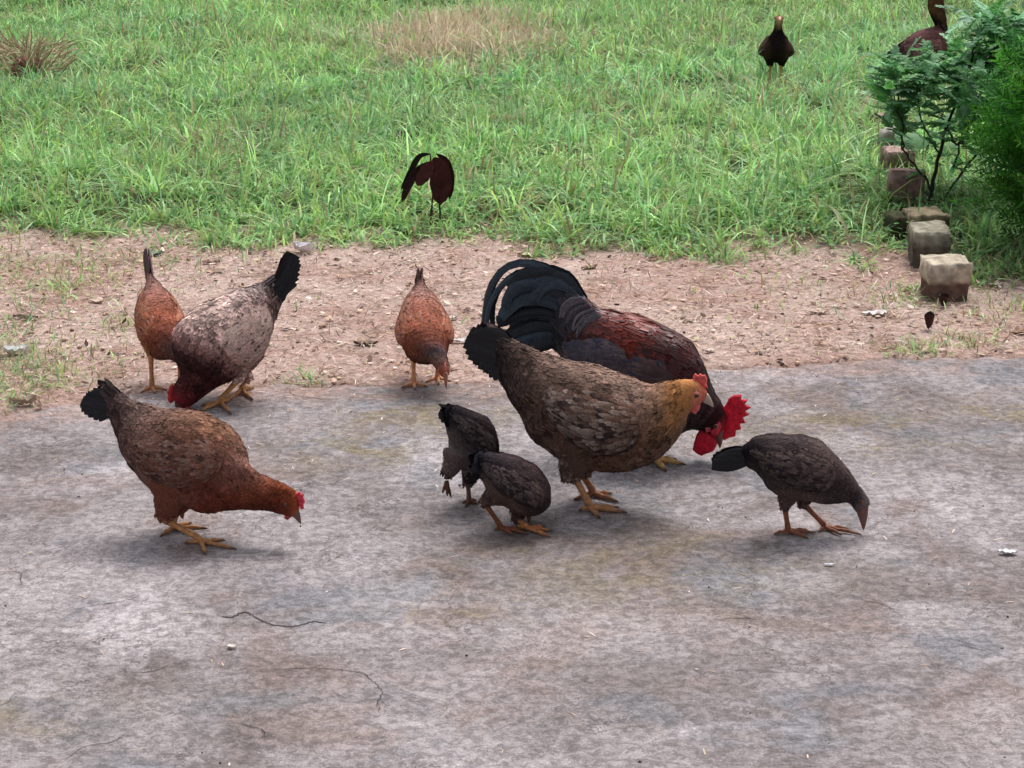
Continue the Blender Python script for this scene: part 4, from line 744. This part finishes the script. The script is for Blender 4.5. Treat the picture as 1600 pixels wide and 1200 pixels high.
C = np.tile(lin((222, 206, 178)), (n, 1)) * rng.uniform(.55, 1.25, (n, 1)); make_blades(A, x, y, rng.uniform(.07, .2, n), rng.uniform(.0015, .004, n), rng.uniform(.1, 1.5, n), rng.uniform(0, 6.28, n), C, C * 1.1)
m_ = 620; cx, cy = gpts(m_, -4, 4, 5.9, 13); kp = (np.abs(cx) < .30 * cy + .7) & (cy > grass_edge(cx) + .12) & (near(cx, cy, STN + [ground(1211, 140), ground(1448, 152), ground(672, 340)], .12) < .3); cx, cy = cx[kp], cy[kp]
k = 20; x = np.repeat(cx, k) + rng.normal(0, .018, len(cx) * k); y = np.repeat(cy, k) + rng.normal(0, .018, len(cx) * k); n = len(x); C, T = grass_cols(x, y, n); tn = np.repeat(rng.uniform(.75, 1.35, (len(cx), 1)), k, 0)
make_blades(A, x, y, rng.uniform(.08, .18, n), rng.uniform(.002, .0048, n), rng.uniform(.2, 1.6, n), rng.uniform(0, 6.28, n), C * tn, T * tn)
# long single blades
n = 2600; x, y = gpts(n, -4.3, 4.3, 5.8, 13.5); kp = (np.abs(x) < .30 * y + .9) & (y > grass_edge(x) + .15); x, y = x[kp], y[kp]; n = len(x); C, T = grass_cols(x, y, n, .12)
make_blades(A, x, y, rng.uniform(.12, .24, n), rng.uniform(.0018, .004, n), rng.uniform(.2, 1.2, n), rng.uniform(0, 6.28, n), C * 1.1, T)
obj('grass', A.mesh('grass'), M_GRASS, kind='stuff', label='green lawn grass with straw coloured tufts beyond the bare earth', category='grass')

# small round leaved weeds among the grass
A = Acc(); n = 26000; x, y = gpts(n, -4, 4, 5.9, 11); ed = y - grass_edge(x)
dens = sst(.5, .62, fbm(x * 1.4 + 80, y * 1.4, 3)) * .6 + 1.6 * np.exp(-((x - ground(1335, 365)[0]) / .30) ** 2 - ((y - ground(1330, 360)[1]) / .45) ** 2)
kp = (ed > .02) & (rng.random(n) < dens) & (np.abs(x) < .30 * y + .9); x, y = x[kp], y[kp]; n = len(x)
az = rng.uniform(0, 6.28, n); d = np.stack([np.cos(az), np.sin(az), rng.uniform(-.1, .5, n)], 1); nn = unit(np.stack([-.3 * np.cos(az), -.3 * np.sin(az), np.ones(n)], 1))
C = lin((88, 138, 76)) * rng.uniform(.6, 1.5, (n, 1)); blades(A, np.stack([x, y, gz(x, y) + rng.uniform(.015, .07, n)], 1), unit(d), nn, rng.uniform(.012, .03, n), rng.uniform(.004, .010, n), .1, .3, C, C * 1.2)
obj('weeds', A.mesh('weeds'), M_LEAF, kind='stuff', label='small broad leaved weeds growing among the lawn grass', category='weeds')

# ------------------------------------------------------------------ sparse sprouts on the bare earth
A = Acc(); spots = [(30, 415, .3, 120), (90, 400, .3, 120), (60, 450, .2, 70), (20, 580, .12, 120), (60, 560, .12, 60), (130, 590, .1, 30), (150, 410, .3, 70), (300, 395, .3, 60), (20, 500, .15, 60), (20, 400, .3, 60), (70, 430, .22, 45), (105, 445, .06, 40), (35, 470, .2, 35), (190, 505, .07, 50), (30, 560, .13, 110), (50, 600, .1, 80), (20, 625, .07, 60), (160, 560, .12, 20), (480, 590, .05, 30), (455, 600, .04, 22), (1450, 545, .06, 60), (1520, 535, .06, 50), (1400, 548, .05, 25), (1400, 470, .07, 45), (1425, 455, .05, 40), (1200, 440, .2, 40), (1290, 455, .25, 30), (900, 425, .3, 25), (1540, 490, .14, 60), (1580, 470, .12, 60), (240, 400, .15, 40), (330, 400, .2, 40), (120, 520, .25, 40), (250, 470, .2, 18), (560, 470, .3, 25), (1470, 600 - 60, .1, 20), (10, 520, .1, 50), (1340, 470, .15, 20)]
for (px, py, r, k) in spots:
    g0 = ground(px, py); k = int(k * 1.5); x = g0[0] + rng.normal(0, r * .5, k); y = g0[1] + rng.normal(0, r * .7, k); C, T = grass_cols(x, y, k, .25)
    make_blades(A, x, y, rng.uniform(.012, .05, k), rng.uniform(.001, .0025, k), rng.uniform(.3, 1.4, k), rng.uniform(0, 6.28, k), C, T)
obj('sprouts', A.mesh('sprouts'), M_GRASS, kind='stuff', label='sparse grass sprouts scattered over the bare pink earth', category='grass')

# ------------------------------------------------------------------ litter on the bare earth: straw, leaf crumbs, small stones
A = Acc(); n = 60000; x, y = gpts(n, -2.6, 2.6, 4.4, 7.0); se = y - slab_edge(x); ge = y - grass_edge(x)
kp = (se > -.05 - .35 * rng.random(n) ** 5) & (ge < .25) & (rng.random(n) < .35 + .9 * fbm(x * 3 + 5, y * 3, 3)); x, y = x[kp], y[kp]; n = len(x)
az = rng.uniform(0, 6.28, n); nn = unit(np.stack([rng.normal(0, .3, n), rng.normal(0, .3, n), np.ones(n)], 1)); d = unit(np.cross(nn, np.stack([np.cos(az), np.sin(az), np.zeros(n)], 1)))
LC = np.array([lin(c) * 1.08 for c in ((206, 178, 158), (180, 150, 130), (142, 112, 94), (224, 200, 186), (120, 100, 84), (196, 184, 148), (88, 70, 62), (232, 216, 206))])
C = LC[rng.choice(8, n, p=[.22, .18, .14, .14, .08, .10, .07, .07])] * rng.uniform(.75, 1.15, (n, 1)); lf = rng.random(n) < .16; L = np.where(lf, rng.uniform(.008, .022, n), rng.uniform(.012, .05, n)); W = np.where(lf, L * rng.uniform(.2, .4, n), rng.uniform(.0006, .0016, n))
blades(A, np.stack([x, y, gz(x, y) + rng.uniform(.002, .008, n)], 1), d, nn, L, W, rng.uniform(-.1, .25, n), rng.uniform(-.1, .3, n), C, C * .9, prof=(.4, 1, .2), vs=(0, .5, 1))
obj('straw_litter', A.mesh('straw_litter'), M_LITTER, kind='stuff', label='dry straw and leaf crumbs strewn over the bare earth strip', category='litter')
ico = bmesh.new(); bmesh.ops.create_icosphere(ico, subdivisions=1, radius=1); IV = np.array([v.co[:] for v in ico.verts]); IT = np.array([[v.index for v in f.verts] for f in ico.faces]); ico.free()
A = Acc(); n = 2600; x, y = gpts(n, -2.6, 2.6, 4.4, 6.9); se = y - slab_edge(x); ge = y - grass_edge(x); kp = (se > -.02) & (ge < .1); x, y = x[kp], y[kp]; n = len(x)
r = .0018 + .0065 * rng.random(n) ** 4; V = IV[None] * (1 + .3 * rng.uniform(-1, 1, (n, 12, 1))) * (r[:, None] * rng.uniform(.6, 1.3, (n, 3)) * np.array([1, 1, .6]))[:, None] + np.stack([x, y, gz(x, y) + r * .3], 1)[:, None]
C = np.repeat(LC[rng.choice(8, n)] * rng.uniform(.7, 1.1, (n, 1)), 12, 0); A.add(V.reshape(-1, 3), None, (IT[None] + (np.arange(n) * 12)[:, None, None]).reshape(-1, 3), C)
n = 3200; x, y = gpts(n, -2, 2, 2.5, 5.1); kp = (y < slab_edge(x) - .01) & (rng.random(n) < .25 + 1.6 * np.clip(fbm(x * 2.2 + 7, y * 2.2, 4) - .42, 0, 1) + .5 * np.exp(-np.abs(slab_edge(x) - y) / .12)); x, y = x[kp], y[kp]; n = len(x); r = .0006 + .0022 * rng.random(n) ** 3
V = IV[None] * (r[:, None] * rng.uniform(.6, 1.3, (n, 3)))[:, None] + np.stack([x, y, slab_z(x, y) + r * .3], 1)[:, None]
A.add(V.reshape(-1, 3), None, (IT[None] + (np.arange(n) * 12)[:, None, None]).reshape(-1, 3), np.repeat(np.array([lin(q) for q in ((196, 186, 182), (120, 108, 104), (84, 74, 72), (150, 138, 134), (210, 200, 196))])[rng.integers(0, 5, n)], 12, 0))
obj('gravel', A.mesh('gravel', False), M_STONE, kind='stuff', label='fine gravel crumbs on the bare earth and the slab', category='gravel')
# short straw bits and grain on the slab
A = Acc(); n = 2600; x, y = gpts(n, -1.9, 1.9, 2.6, 5.1); kp = (y < slab_edge(x) - .005) & (rng.random(n) < .15 + sst(3.9, 4.8, y) * .8); x, y = x[kp], y[kp]; n = len(x); az = rng.uniform(0, 6.28, n); d = np.stack([np.cos(az), np.sin(az), np.zeros(n)], 1); nn = np.tile([0, 0, 1.0], (n, 1))
C = LC[rng.choice(8, n)] * 1.05; blades(A, np.stack([x, y, slab_z(x, y) + .002], 1), d, nn, rng.uniform(.006, .022, n), rng.uniform(.0006, .0015, n), .05, .1, C, C)
obj('slab_litter', A.mesh('slab_litter'), M_LITTER, kind='stuff', label='short straw bits and grain lying on the concrete', category='litter')

# ------------------------------------------------------------------ single scraps and leaves one can point to
def scrap(name, px, py, L, W, col, az, label, cat, curl=.25, z=None, mat_=M_WHITE, seed=0, lift=.15):
    g0 = ground(px, py); zz = gz(np.array([g0[0]]), np.array([g0[1]]))[0] if g0[1] > slab_edge(np.array([g0[0]]))[0] else slab_z(g0[0], g0[1])
    n, m = 12, 7; u = np.linspace(-1, 1, n); v = np.linspace(-1, 1, m); U, Vv = np.meshgrid(u, v, indexing='ij'); r2 = np.random.default_rng(seed)
    wd = np.sqrt(np.clip(1 - np.abs(U) ** 2.3, 0, 1)) * (1 + .18 * r2.normal(0, 1, (n, 1))); X = U * L / 2; Yq = Vv * W / 2 * wd
    Zt = curl * W * (Vv ** 2) * .6 + curl * L * .15 * U ** 2 + .12 * W * r2.normal(0, 1, (n, m)) * .5; Zt = Zt - Zt.min()
    ca, sa = math.cos(R(az)), math.sin(R(az)); top = np.stack([X * ca - Yq * sa, X * sa + Yq * ca, Zt + .0035], -1); bot = top - np.array([0, 0, .0012])
    a = Acc(); a.add(np.concatenate([top.reshape(-1, 3), bot.reshape(-1, 3)]), np.concatenate([grid_quads(n, m, False), grid_quads(n, m, False)[:, ::-1] + n * m]), None, lin(col) * (1 + .06 * r2.normal(0, 1, (2 * n * m, 1))))
    o = obj(name, a.mesh(name), mat_, None, label=label, category=cat); o.location = (g0[0], g0[1], zz); return o
scrap('dry_leaf', 1366, 491, .072, .03, (226, 220, 218), 8, 'pale whitish dry leaf on the bare earth left of the stone row', 'leaf', seed=1)
scrap('paper_scrap', 1574, 866, .036, .016, (236, 236, 238), -5, 'small bright white scrap on the concrete at the right edge', 'scrap', seed=2)
scrap('paper_scrap', 712, 534, .06, .018, (228, 222, 218), 0, 'white strip of litter on the earth beside the tip of the large hen\'s black tail', 'scrap', seed=3)
scrap('paper_scrap', 706, 497, .03, .02, (214, 208, 196), 30, 'small pale chip on the earth right of the front facing rufous chicken', 'scrap', seed=4)
scrap('paper_scrap', 26, 552, .062, .034, (228, 226, 228), 10, 'crumpled white scrap lying among weeds at the left edge', 'scrap', curl=.6, seed=5)
scrap('paper_scrap', 474, 393, .06, .04, (232, 228, 232), -25, 'crumpled white scrap behind the raised black tail of the mottled hen', 'scrap', curl=.8, seed=6)
scrap('paper_scrap', 1296, 884, .022, .006, (226, 226, 232), 0, 'thin white splinter on the concrete below the pecking dark chicken at the right', 'scrap', seed=7)
scrap('dry_leaf', 36, 632, .06, .026, (176, 158, 140), 20, 'curled tan leaf on the edge of the concrete at the far left', 'leaf', curl=.7, seed=8)
scrap('dry_leaf', 572, 537, .06, .024, (112, 98, 88), 0, 'grey brown dry leaf on the earth left of the front facing rufous chicken', 'leaf', seed=9, mat_=M_LITTER)
scrap('dry_leaf', 40, 497, .07, .022, (86, 82, 62), -15, 'dark olive dry leaf on the earth near the left edge', 'leaf', seed=10, mat_=M_LITTER)
scrap('dry_leaf', 1451, 513, .026, .024, (64, 40, 40), 70, 'small dark brown upright leaf on the earth in front of the nearest edging stone', 'leaf', curl=2.2, seed=11, mat_=M_LITTER)
scrap('dry_leaf', 1474, 478, .028, .022, (58, 38, 36), 60, 'dark leaf scrap at the foot of the nearest edging stone', 'leaf', curl=1.8, seed=12, mat_=M_LITTER)
scrap('dry_leaf', 240, 398, .05, .036, (104, 140, 120), 15, 'blue green fallen leaf on the earth just behind the upright tail of the rufous chicken', 'leaf', seed=13, mat_=M_LEAF)
scrap('dry_leaf', 628, 368, .045, .03, (52, 64, 74), 0, 'dark bluish leaf at the edge of the grass below the wilted seedling', 'leaf', curl=.9, seed=14, mat_=M_LITTER)
scrap('paper_scrap', 1556, 446, .045, .018, (190, 184, 180), 8, 'pale grey chip on the earth right of the nearest edging stone', 'scrap', seed=15)
scrap('pale_pebble', 362, 1013, .016, .01, (222, 214, 206), 5, 'small whitish pebble on the concrete below the long crack', 'pebble', curl=.2, seed=16)
scrap('dry_leaf', 1110, 548, .035, .018, (214, 196, 188), 40, 'pale pinkish leaf flake on the earth at the slab edge just right of the rooster', 'leaf', seed=17)
for k, (px, py, az, L, c, lb) in enumerate([(1280, 488, 10, .05, 0, 'small tan leaf on the earth left of the pale whitish leaf'), (920, 418, 30, .05, 1, 'brown leaf at the lawn edge above the rooster\'s back'), (330, 410, 5, .05, 1, 'brown leaf at the lawn edge left of the mottled hen\'s tail tip'), (150, 470, -30, .05, 0, 'tan leaf on the earth far left of the upright tail'), (1590, 520, 20, .05, 1, 'brown leaf on the earth at the right edge of the photo'), (505, 510, 60, .035, 1, 'small brown leaf on the earth right of the mottled hen'), (820, 398, -15, .045, 0, 'tan leaf at the lawn edge above the rooster\'s arching tail')]):
    scrap('dry_leaf', px, py, L, L * .4, (150, 124, 104) if c else (206, 184, 168), az, lb, 'leaf', seed=30 + k, mat_=M_LITTER)

# ------------------------------------------------------------------ edging stones
def stone(px, py, wx, dy, hz, col, top, az, label, name='edging_stone', tilt=(0, 0), seed=0, sink=.02, rough=.13, boxy=.25, lip=None):
    g0 = ground(px, py); r2 = np.random.default_rng(100 + seed); bm = bmesh.new(); bmesh.ops.create_cube(bm, size=1); bmesh.ops.subdivide_edges(bm, edges=bm.edges[:], cuts=7, use_grid_fill=True)
    V = np.array([v.co[:] for v in bm.verts]); sph = unit(V) * .62; V = V * (1 - boxy) + sph * boxy
    N1 = fbm(V[:, 0] * 3 + V[:, 2] * 2 + 9 * seed, V[:, 1] * 3 + V[:, 2] * 3, 4) - .5; V = V * (1 + rough * 2.6 * N1)[:, None] + rough * .12 * r2.normal(0, 1, V.shape)
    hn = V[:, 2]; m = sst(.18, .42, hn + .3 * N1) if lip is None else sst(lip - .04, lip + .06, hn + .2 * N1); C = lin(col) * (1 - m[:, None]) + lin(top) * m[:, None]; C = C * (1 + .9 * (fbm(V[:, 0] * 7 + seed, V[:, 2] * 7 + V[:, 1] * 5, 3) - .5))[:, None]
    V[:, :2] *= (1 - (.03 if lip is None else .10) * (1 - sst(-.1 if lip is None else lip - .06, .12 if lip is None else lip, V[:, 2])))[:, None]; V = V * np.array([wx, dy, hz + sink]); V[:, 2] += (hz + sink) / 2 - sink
    T = [[v.index for v in f.verts] for f in bm.faces]; bm.free()
    o = obj(name, mesh_np(name, V, [np.array(T)], C), M_STONE, None, label=label, category='stone'); o.location = (g0[0], g0[1] + dy / 2, 0); o.rotation_euler = (R(tilt[0]), R(tilt[1]), R(az)); o['group'] = 'edging stones along the garden bed'; return o
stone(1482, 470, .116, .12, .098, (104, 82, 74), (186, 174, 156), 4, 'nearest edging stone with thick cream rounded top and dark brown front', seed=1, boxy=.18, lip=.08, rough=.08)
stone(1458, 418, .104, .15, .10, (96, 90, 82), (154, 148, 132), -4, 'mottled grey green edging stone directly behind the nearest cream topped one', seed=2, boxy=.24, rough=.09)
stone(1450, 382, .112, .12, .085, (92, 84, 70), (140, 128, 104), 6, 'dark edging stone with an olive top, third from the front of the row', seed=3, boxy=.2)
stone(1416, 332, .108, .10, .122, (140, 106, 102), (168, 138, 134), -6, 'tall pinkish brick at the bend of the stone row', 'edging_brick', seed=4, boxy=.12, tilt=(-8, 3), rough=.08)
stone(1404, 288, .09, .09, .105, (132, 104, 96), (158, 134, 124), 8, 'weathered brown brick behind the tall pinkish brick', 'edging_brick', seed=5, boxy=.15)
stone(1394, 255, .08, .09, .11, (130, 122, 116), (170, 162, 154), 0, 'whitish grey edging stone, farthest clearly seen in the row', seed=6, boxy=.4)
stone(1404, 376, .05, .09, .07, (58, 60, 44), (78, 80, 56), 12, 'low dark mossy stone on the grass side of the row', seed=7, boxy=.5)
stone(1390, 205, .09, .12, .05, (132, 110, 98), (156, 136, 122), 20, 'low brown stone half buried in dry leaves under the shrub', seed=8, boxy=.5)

# ------------------------------------------------------------------ shrub with feathery blue green leaves
base = ground(1452, 336); bz = 0
sh = empty('garden_shrub', (base[0], base[1], 0), 0, 'loose shrub with feathery blue green leaves on dark stems behind the pink brick', 'shrub')
def sp(px, py, dy=0.0):                       # point on an upright plane dy behind the base -> local
    d = ray(px, py); t = (base[1] + dy) / d[1]; q = C0 + d * t; return q - np.array([base[0], base[1], 0])
stems = [([(1452, 336, 0), (1456, 290, 0), (1468, 240, .0), (1478, 200, .02), (1500, 150, .05), (1520, 90, .08)], .007), ([(1456, 300, 0), (1440, 270, .02), (1412, 235, .05), (1404, 180, .1), (1394, 140, .12)], .004), ([(1412, 235, .05), (1408, 190, .06), (1398, 130, .08), (1405, 105, .1)], .003),
         ([(1478, 200, .02), (1500, 225, -.05), (1520, 180, -.1), (1540, 120, -.1)], .004), ([(1468, 240, 0), (1440, 190, .05), (1436, 150, .05), (1450, 110, .1)], .003), ([(1500, 150, .05), (1540, 100, .1), (1580, 60, .15)], .004), ([(1490, 260, .0), (1505, 200, .05), (1508, 160, .05), (1490, 110, .05)], .0035),
         ([(1452, 336, 0), (1480, 300, .1), (1530, 240, .2), (1590, 180, .3), (1640, 120, .35)], .005), ([(1520, 90, .08), (1528, 60, .1), (1545, 30, .1)], .003), ([(1540, 100, .1), (1560, 70, .0), (1600, 40, 0)], .003)]
ends = []
for ln, r in stems:
    P = np.array([sp(*q) for q in ln]); a = Acc(); P = catmull(P, 18) + .003 * rng.normal(0, 1, (18, 3)); tube(a, P, np.linspace(r, r * .45, 18), lin((52, 44, 40)), 7); obj('stem', a.mesh('stem'), M_STEM, sh)
    for f in np.linspace(.60, 1, 8): ends.append((P[int(f * 17)], unit(P[min(17, int(f * 17) + 1)] - P[max(0, int(f * 17) - 1)])))
A = Acc(); Bs, Ds, Ns, Ls, Ws, Cs = [], [], [], [], [], []
def frond(p, d, L, c, pairs=7, lw=.0045):
    d = unit(d); side = unit(np.cross(d, [0, 0, 1.0]) + 1e-4); up = np.cross(side, d)
    for i in range(pairs):
        f = (i + 1) / pairs; q = p + d * L * f + up * (-.25 * L * f * f)
        for sg in (-1, 1):
            for sub in (0, 1):
                dd = unit(side * sg * (.9 - .3 * sub) + d * (.6 + .5 * sub) + up * rng.uniform(-.3, .15)); Bs.append(q); Ds.append(dd); Ns.append(unit(up + rng.normal(0, .3, 3))); Ls.append(L * .36 * (1.15 - .6 * f) * rng.uniform(.8, 1.2)); Ws.append(lw * rng.uniform(.6, 1.2)); Cs.append(c)
SC = [lin(q) * 1.9 for q in ((104, 142, 108), (86, 130, 88), (122, 156, 126), (80, 122, 74), (98, 146, 88))]
for p, d in ends:
    for k in range(4):
        v = unit(np.array([rng.normal(0, 1), rng.normal(0, .8), rng.normal(.25, .5)]) + d * .4); frond(p + rng.normal(0, .012, 3), v, rng.uniform(.05, .10), SC[rng.integers(5)] * rng.uniform(.6, 1.25))
for k in range(1000):       # leaves filling the upper right mass
    px, py = rng.uniform(1385, 1690), rng.uniform(15, 290); dens = np.exp(-((px - 1545) / 120) ** 2 - ((py - 110) / 95) ** 2)
    if rng.random() < dens * 1.1 and not (px < 1505 and py < 80):
        p = sp(px, py, rng.uniform(-.05, .35)); frond(p, np.array([rng.normal(0, 1), rng.normal(0, .7), rng.normal(.2, .5)]), rng.uniform(.05, .09), SC[rng.integers(5)] * rng.uniform(.6, 1.25))
Bs, Ds, Ns, Ls, Ws, Cs = map(np.array, (Bs, Ds, Ns, Ls, Ws, Cs)); blades(A, Bs, Ds, Ns, Ls, Ws, .05, .3, Cs, Cs * 1.1, prof=(.3, .9, 1, .6, .05))
obj('foliage', A.mesh('foliage'), M_LEAF, sh, kind='stuff')

# broad leaves at the shrub's foot
pl = empty('broadleaf_plant', tuple(ground(1440, 262)), 0, 'low plant with a few broad pale green leaves at the foot of the shrub stems', 'plant')
for k, (px, py, L, az) in enumerate([(1452, 222, .085, 200), (1432, 238, .08, 160), (1462, 190, .07, 30), (1446, 196, .07, 100), (1470, 232, .06, -20), (1425, 215, .06, 190)]):
    g0 = ground(1440, 262); d = ray(px, py); t = (g0[1] + rng.uniform(-.04, .05)) / d[1]; q = C0 + d * t - g0; a = Acc(); dd = np.array([[math.cos(R(az)), -.35, .25]]); nn = np.array([[0.1, -.75, .7]])
    blades(a, q[None], unit(dd), unit(nn - unit(dd) * (nn * unit(dd)).sum()), L, L * .42, .1, .35, lin((128, 170, 126))[None] * rng.uniform(.7, 1.05), lin((140, 180, 134))[None], prof=(.15, .8, 1, .75, .1)); obj('leaf', a.mesh('leaf'), M_LEAF, pl)
    a = Acc(); tube(a, [(q[0] * .3, q[1] * .3, 0), tuple(q * .6 + np.array([0, 0, .01])), tuple(q)], [.0025, .002, .0015], lin((90, 120, 70)), 6, 8); obj('stalk', a.mesh('stalk'), M_STEM, pl)

# ------------------------------------------------------------------ feathery conifer at the right edge
cb = ground(1682, 400); cf_ = empty('conifer_bush', (cb[0], cb[1], 0), 0, 'dense bright green feathery conifer bush cut by the right edge', 'bush')
a = Acc(); tube(a, [(0, 0, -.02), (.01, 0, .25), (0, .01, .55), (0, 0, .8)], [.022, .018, .012, .004], lin((70, 52, 44)), 10, 16); obj('trunk', a.mesh('trunk'), M_STEM, cf_)
A = Acc(); Bs, Ds, Ns, Ls, Ws, Cs = [], [], [], [], [], []; GC = [lin(q) * 1.55 for q in ((70, 134, 40), (56, 116, 40), (88, 150, 52), (48, 100, 44))]
for k in range(900):
    z = rng.uniform(.06, .62); rad = (.36 * (1 - (z / .72) ** 2.4) * (.55 + .45 * rng.random() ** .4)) * (.75 + .5 * vn(np.array([z * 9.0]), np.array([k % 7 * 1.3]))[0]); an = rng.uniform(0, 6.28); rad = rad * (.55 + .45 * min(1, z / .25)); p = np.array([math.cos(an) * rad * .55, math.sin(an) * rad * .55, z]); out = unit(np.array([math.cos(an), math.sin(an), rng.uniform(-.1, .9)]))
    c = GC[rng.integers(4)] * rng.uniform(.5, 1.3) * (.7 if z < .3 else 1); L = rad * rng.uniform(.4, .75) + .02  # lower sprays get a darker colour, painting in the bush's own shade
    pz = rng.uniform(-1, 1, 3); sd = unit(np.cross(out, pz)); ns_ = 9
    for i in range(ns_):
        q = p + out * L * (i / ns_); 
        for sg in (-1, 1):
            for e in range(2):
                dd = unit(out * (.7 + .3 * e) + sd * sg * .8 + rng.normal(0, .2, 3)); Bs.append(q); Ds.append(dd); Ns.append(unit(np.cross(dd, sd) + rng.normal(0, .2, 3))); Ls.append(rng.uniform(.018, .038)); Ws.append(rng.uniform(.0012, .0026)); Cs.append(c * rng.uniform(.8, 1.2))
Bs, Ds, Ns, Ls, Ws, Cs = map(np.array, (Bs, Ds, Ns, Ls, Ws, Cs)); blades(A, Bs, Ds, Ns, Ls, Ws, .1, .2, Cs, Cs * 1.15, prof=(.6, 1, .3), vs=(0, .5, 1)); obj('foliage', A.mesh('foliage'), M_LEAF, cf_, kind='stuff')

# dark ground cover under the bushes, right of the stones
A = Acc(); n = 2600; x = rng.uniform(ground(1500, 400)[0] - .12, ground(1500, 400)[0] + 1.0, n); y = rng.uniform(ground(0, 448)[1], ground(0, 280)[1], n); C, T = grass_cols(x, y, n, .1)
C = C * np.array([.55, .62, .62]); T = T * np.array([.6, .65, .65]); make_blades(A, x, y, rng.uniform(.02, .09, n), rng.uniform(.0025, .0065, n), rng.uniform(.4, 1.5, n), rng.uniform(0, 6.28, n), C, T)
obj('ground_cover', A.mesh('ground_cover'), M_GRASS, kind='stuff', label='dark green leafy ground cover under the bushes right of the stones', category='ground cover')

# ------------------------------------------------------------------ wilted seedling with maroon leaves in the grass
sb = ground(671, 350); sd_ = empty('wilted_seedling', (sb[0], sb[1], 0), 0, 'wilted seedling with drooping dark maroon leaves at the front of the lawn', 'plant')
def lp(px, py, dy=0.0): d = ray(px, py); t = (sb[1] + dy) / d[1]; return C0 + d * t - np.array([sb[0], sb[1], 0])
a = Acc(); tube(a, [lp(672, 352, .02), lp(675, 320, .02), lp(678, 280, .02), lp(674, 258, .01), lp(672, 240, .01)], [.0035, .003, .003, .0028, .002], lin((84, 56, 54)), 8, 14); obj('stem', a.mesh('stem'), M_STEM, sd_)
a = Acc(); tube(a, [lp(688, 345), lp(687, 320), lp(684, 296), lp(676, 275)], [.003, .0026, .0025, .002], lin((36, 30, 30)), 8, 10); obj('stem', a.mesh('stem'), M_STEM, sd_)
def drleaf(line, wd, c, dy=0.0, fold=.5):
    P = catmull(np.array([lp(p[0], p[1], dy) for p in line]), 14); v = np.linspace(0, 1, 14); T = unit(np.gradient(P, axis=0)); ax = unit(np.cross(T, [0, 1.0, .2])); nn = np.cross(T, ax); w = (np.interp(v, [0, .12, .35, .7, .92, 1], [.15, .6, 1, .95, .6, .05]) * wd * (1 + .06 * rng.normal(0, 1, 14)))[:, None]
    V = np.stack([P + ax * w + nn * w * fold, P + ax * w * .5 + nn * w * fold * .4, P, P - ax * w * .5 + nn * w * fold * .4, P - ax * w + nn * w * fold], 1).reshape(-1, 3); C = lin(c) * (1 + .2 * rng.normal(0, 1, (len(V), 1))).clip(.5, 1.6); obj('leaf', mesh_np('leaf', V, [grid_quads(14, 5, False)], C), M_LITTER, sd_)
drleaf([(678, 246), (687, 262), (689, 290), (687, 319)], .033, (66, 34, 36)); drleaf([(682, 240), (698, 252), (705, 280), (702, 312)], .011, (62, 34, 34), .02)
drleaf([(672, 240), (655, 244), (641, 268), (626, 298)], .009, (40, 34, 32), .01); drleaf([(674, 252), (656, 264), (640, 284), (628, 316)], .014, (50, 32, 34), -.01); drleaf([(676, 252), (668, 262), (660, 276), (652, 290)], .020, (74, 42, 44), -.02)

# brown dead root clump in the lawn, upper left
st = empty('dead_clump', (STUMP[0], STUMP[1], 0), 0, 'dead brown root clump with straw stalks in the lawn at the upper left', 'dead plant')
a = Acc(); V = IV; bm = bmesh.new(); bmesh.ops.create_icosphere(bm, subdivisions=4, radius=1); V = np.array([v.co[:] for v in bm.verts]); T = np.array([[v.index for v in f.verts] for f in bm.faces]); bm.free()
nz = fbm(V[:, 0] * 4 + 3, V[:, 1] * 4 + V[:, 2] * 5, 4); V = V * (.7 + .6 * nz)[:, None] * np.array([.07, .06, .06]); V[:, 2] += .045; a.add(V, None, T, lin((124, 84, 72)) * (.5 + nz)[:, None]); obj('root', a.mesh('root'), M_STONE, st)
a = Acc(); n = 420; an = rng.uniform(0, 6.28, n); r = rng.uniform(.01, .16, n); d = unit(np.stack([np.cos(an), np.sin(an), rng.uniform(.0, 1.6, n)], 1)); blades(a, np.stack([np.cos(an) * r, np.sin(an) * r, rng.uniform(.03, .15, n)], 1), d, unit(np.cross(d, rng.normal(0, 1, (n, 3)))), rng.uniform(.05, .14, n), rng.uniform(.0012, .003, n), .1, .5, np.tile(lin((190, 160, 140)), (n, 1)) * rng.uniform(.5, 1.2, (n, 1)), np.tile(lin((190, 166, 140)), (n, 1)))
obj('dry_stalks', a.mesh('dry_stalks'), M_LITTER, st, kind='stuff')
# sticks
def stick(p0, p1, r, col, label, hgt=None, name='stick'):
    g0 = ground(*p0); d = ray(*p1); t = g0[1] / d[1]; q = C0 + d * t - g0; a = Acc(); tube(a, [(0, 0, -.02), tuple(q * .5 + rng.normal(0, .003, 3)), tuple(q)], [r, r * .9, r * .6], lin(col), 7, 9); o = obj(name, a.mesh(name), M_STEM, None, label=label, category='stick'); o.location = tuple(g0)
stick((321, 32), (322, -30), .005, (50, 48, 44), 'thin dark upright stick at the top edge of the lawn, left of centre')
stick((1190, 448), (1189, 424), .0022, (214, 196, 150), 'short pale straw stalk standing on the earth at the lawn edge')
stick((1180, 396), (1181, 366), .002, (178, 190, 140), 'slender pale green stalk at the front of the lawn, above the pale straw stalk')
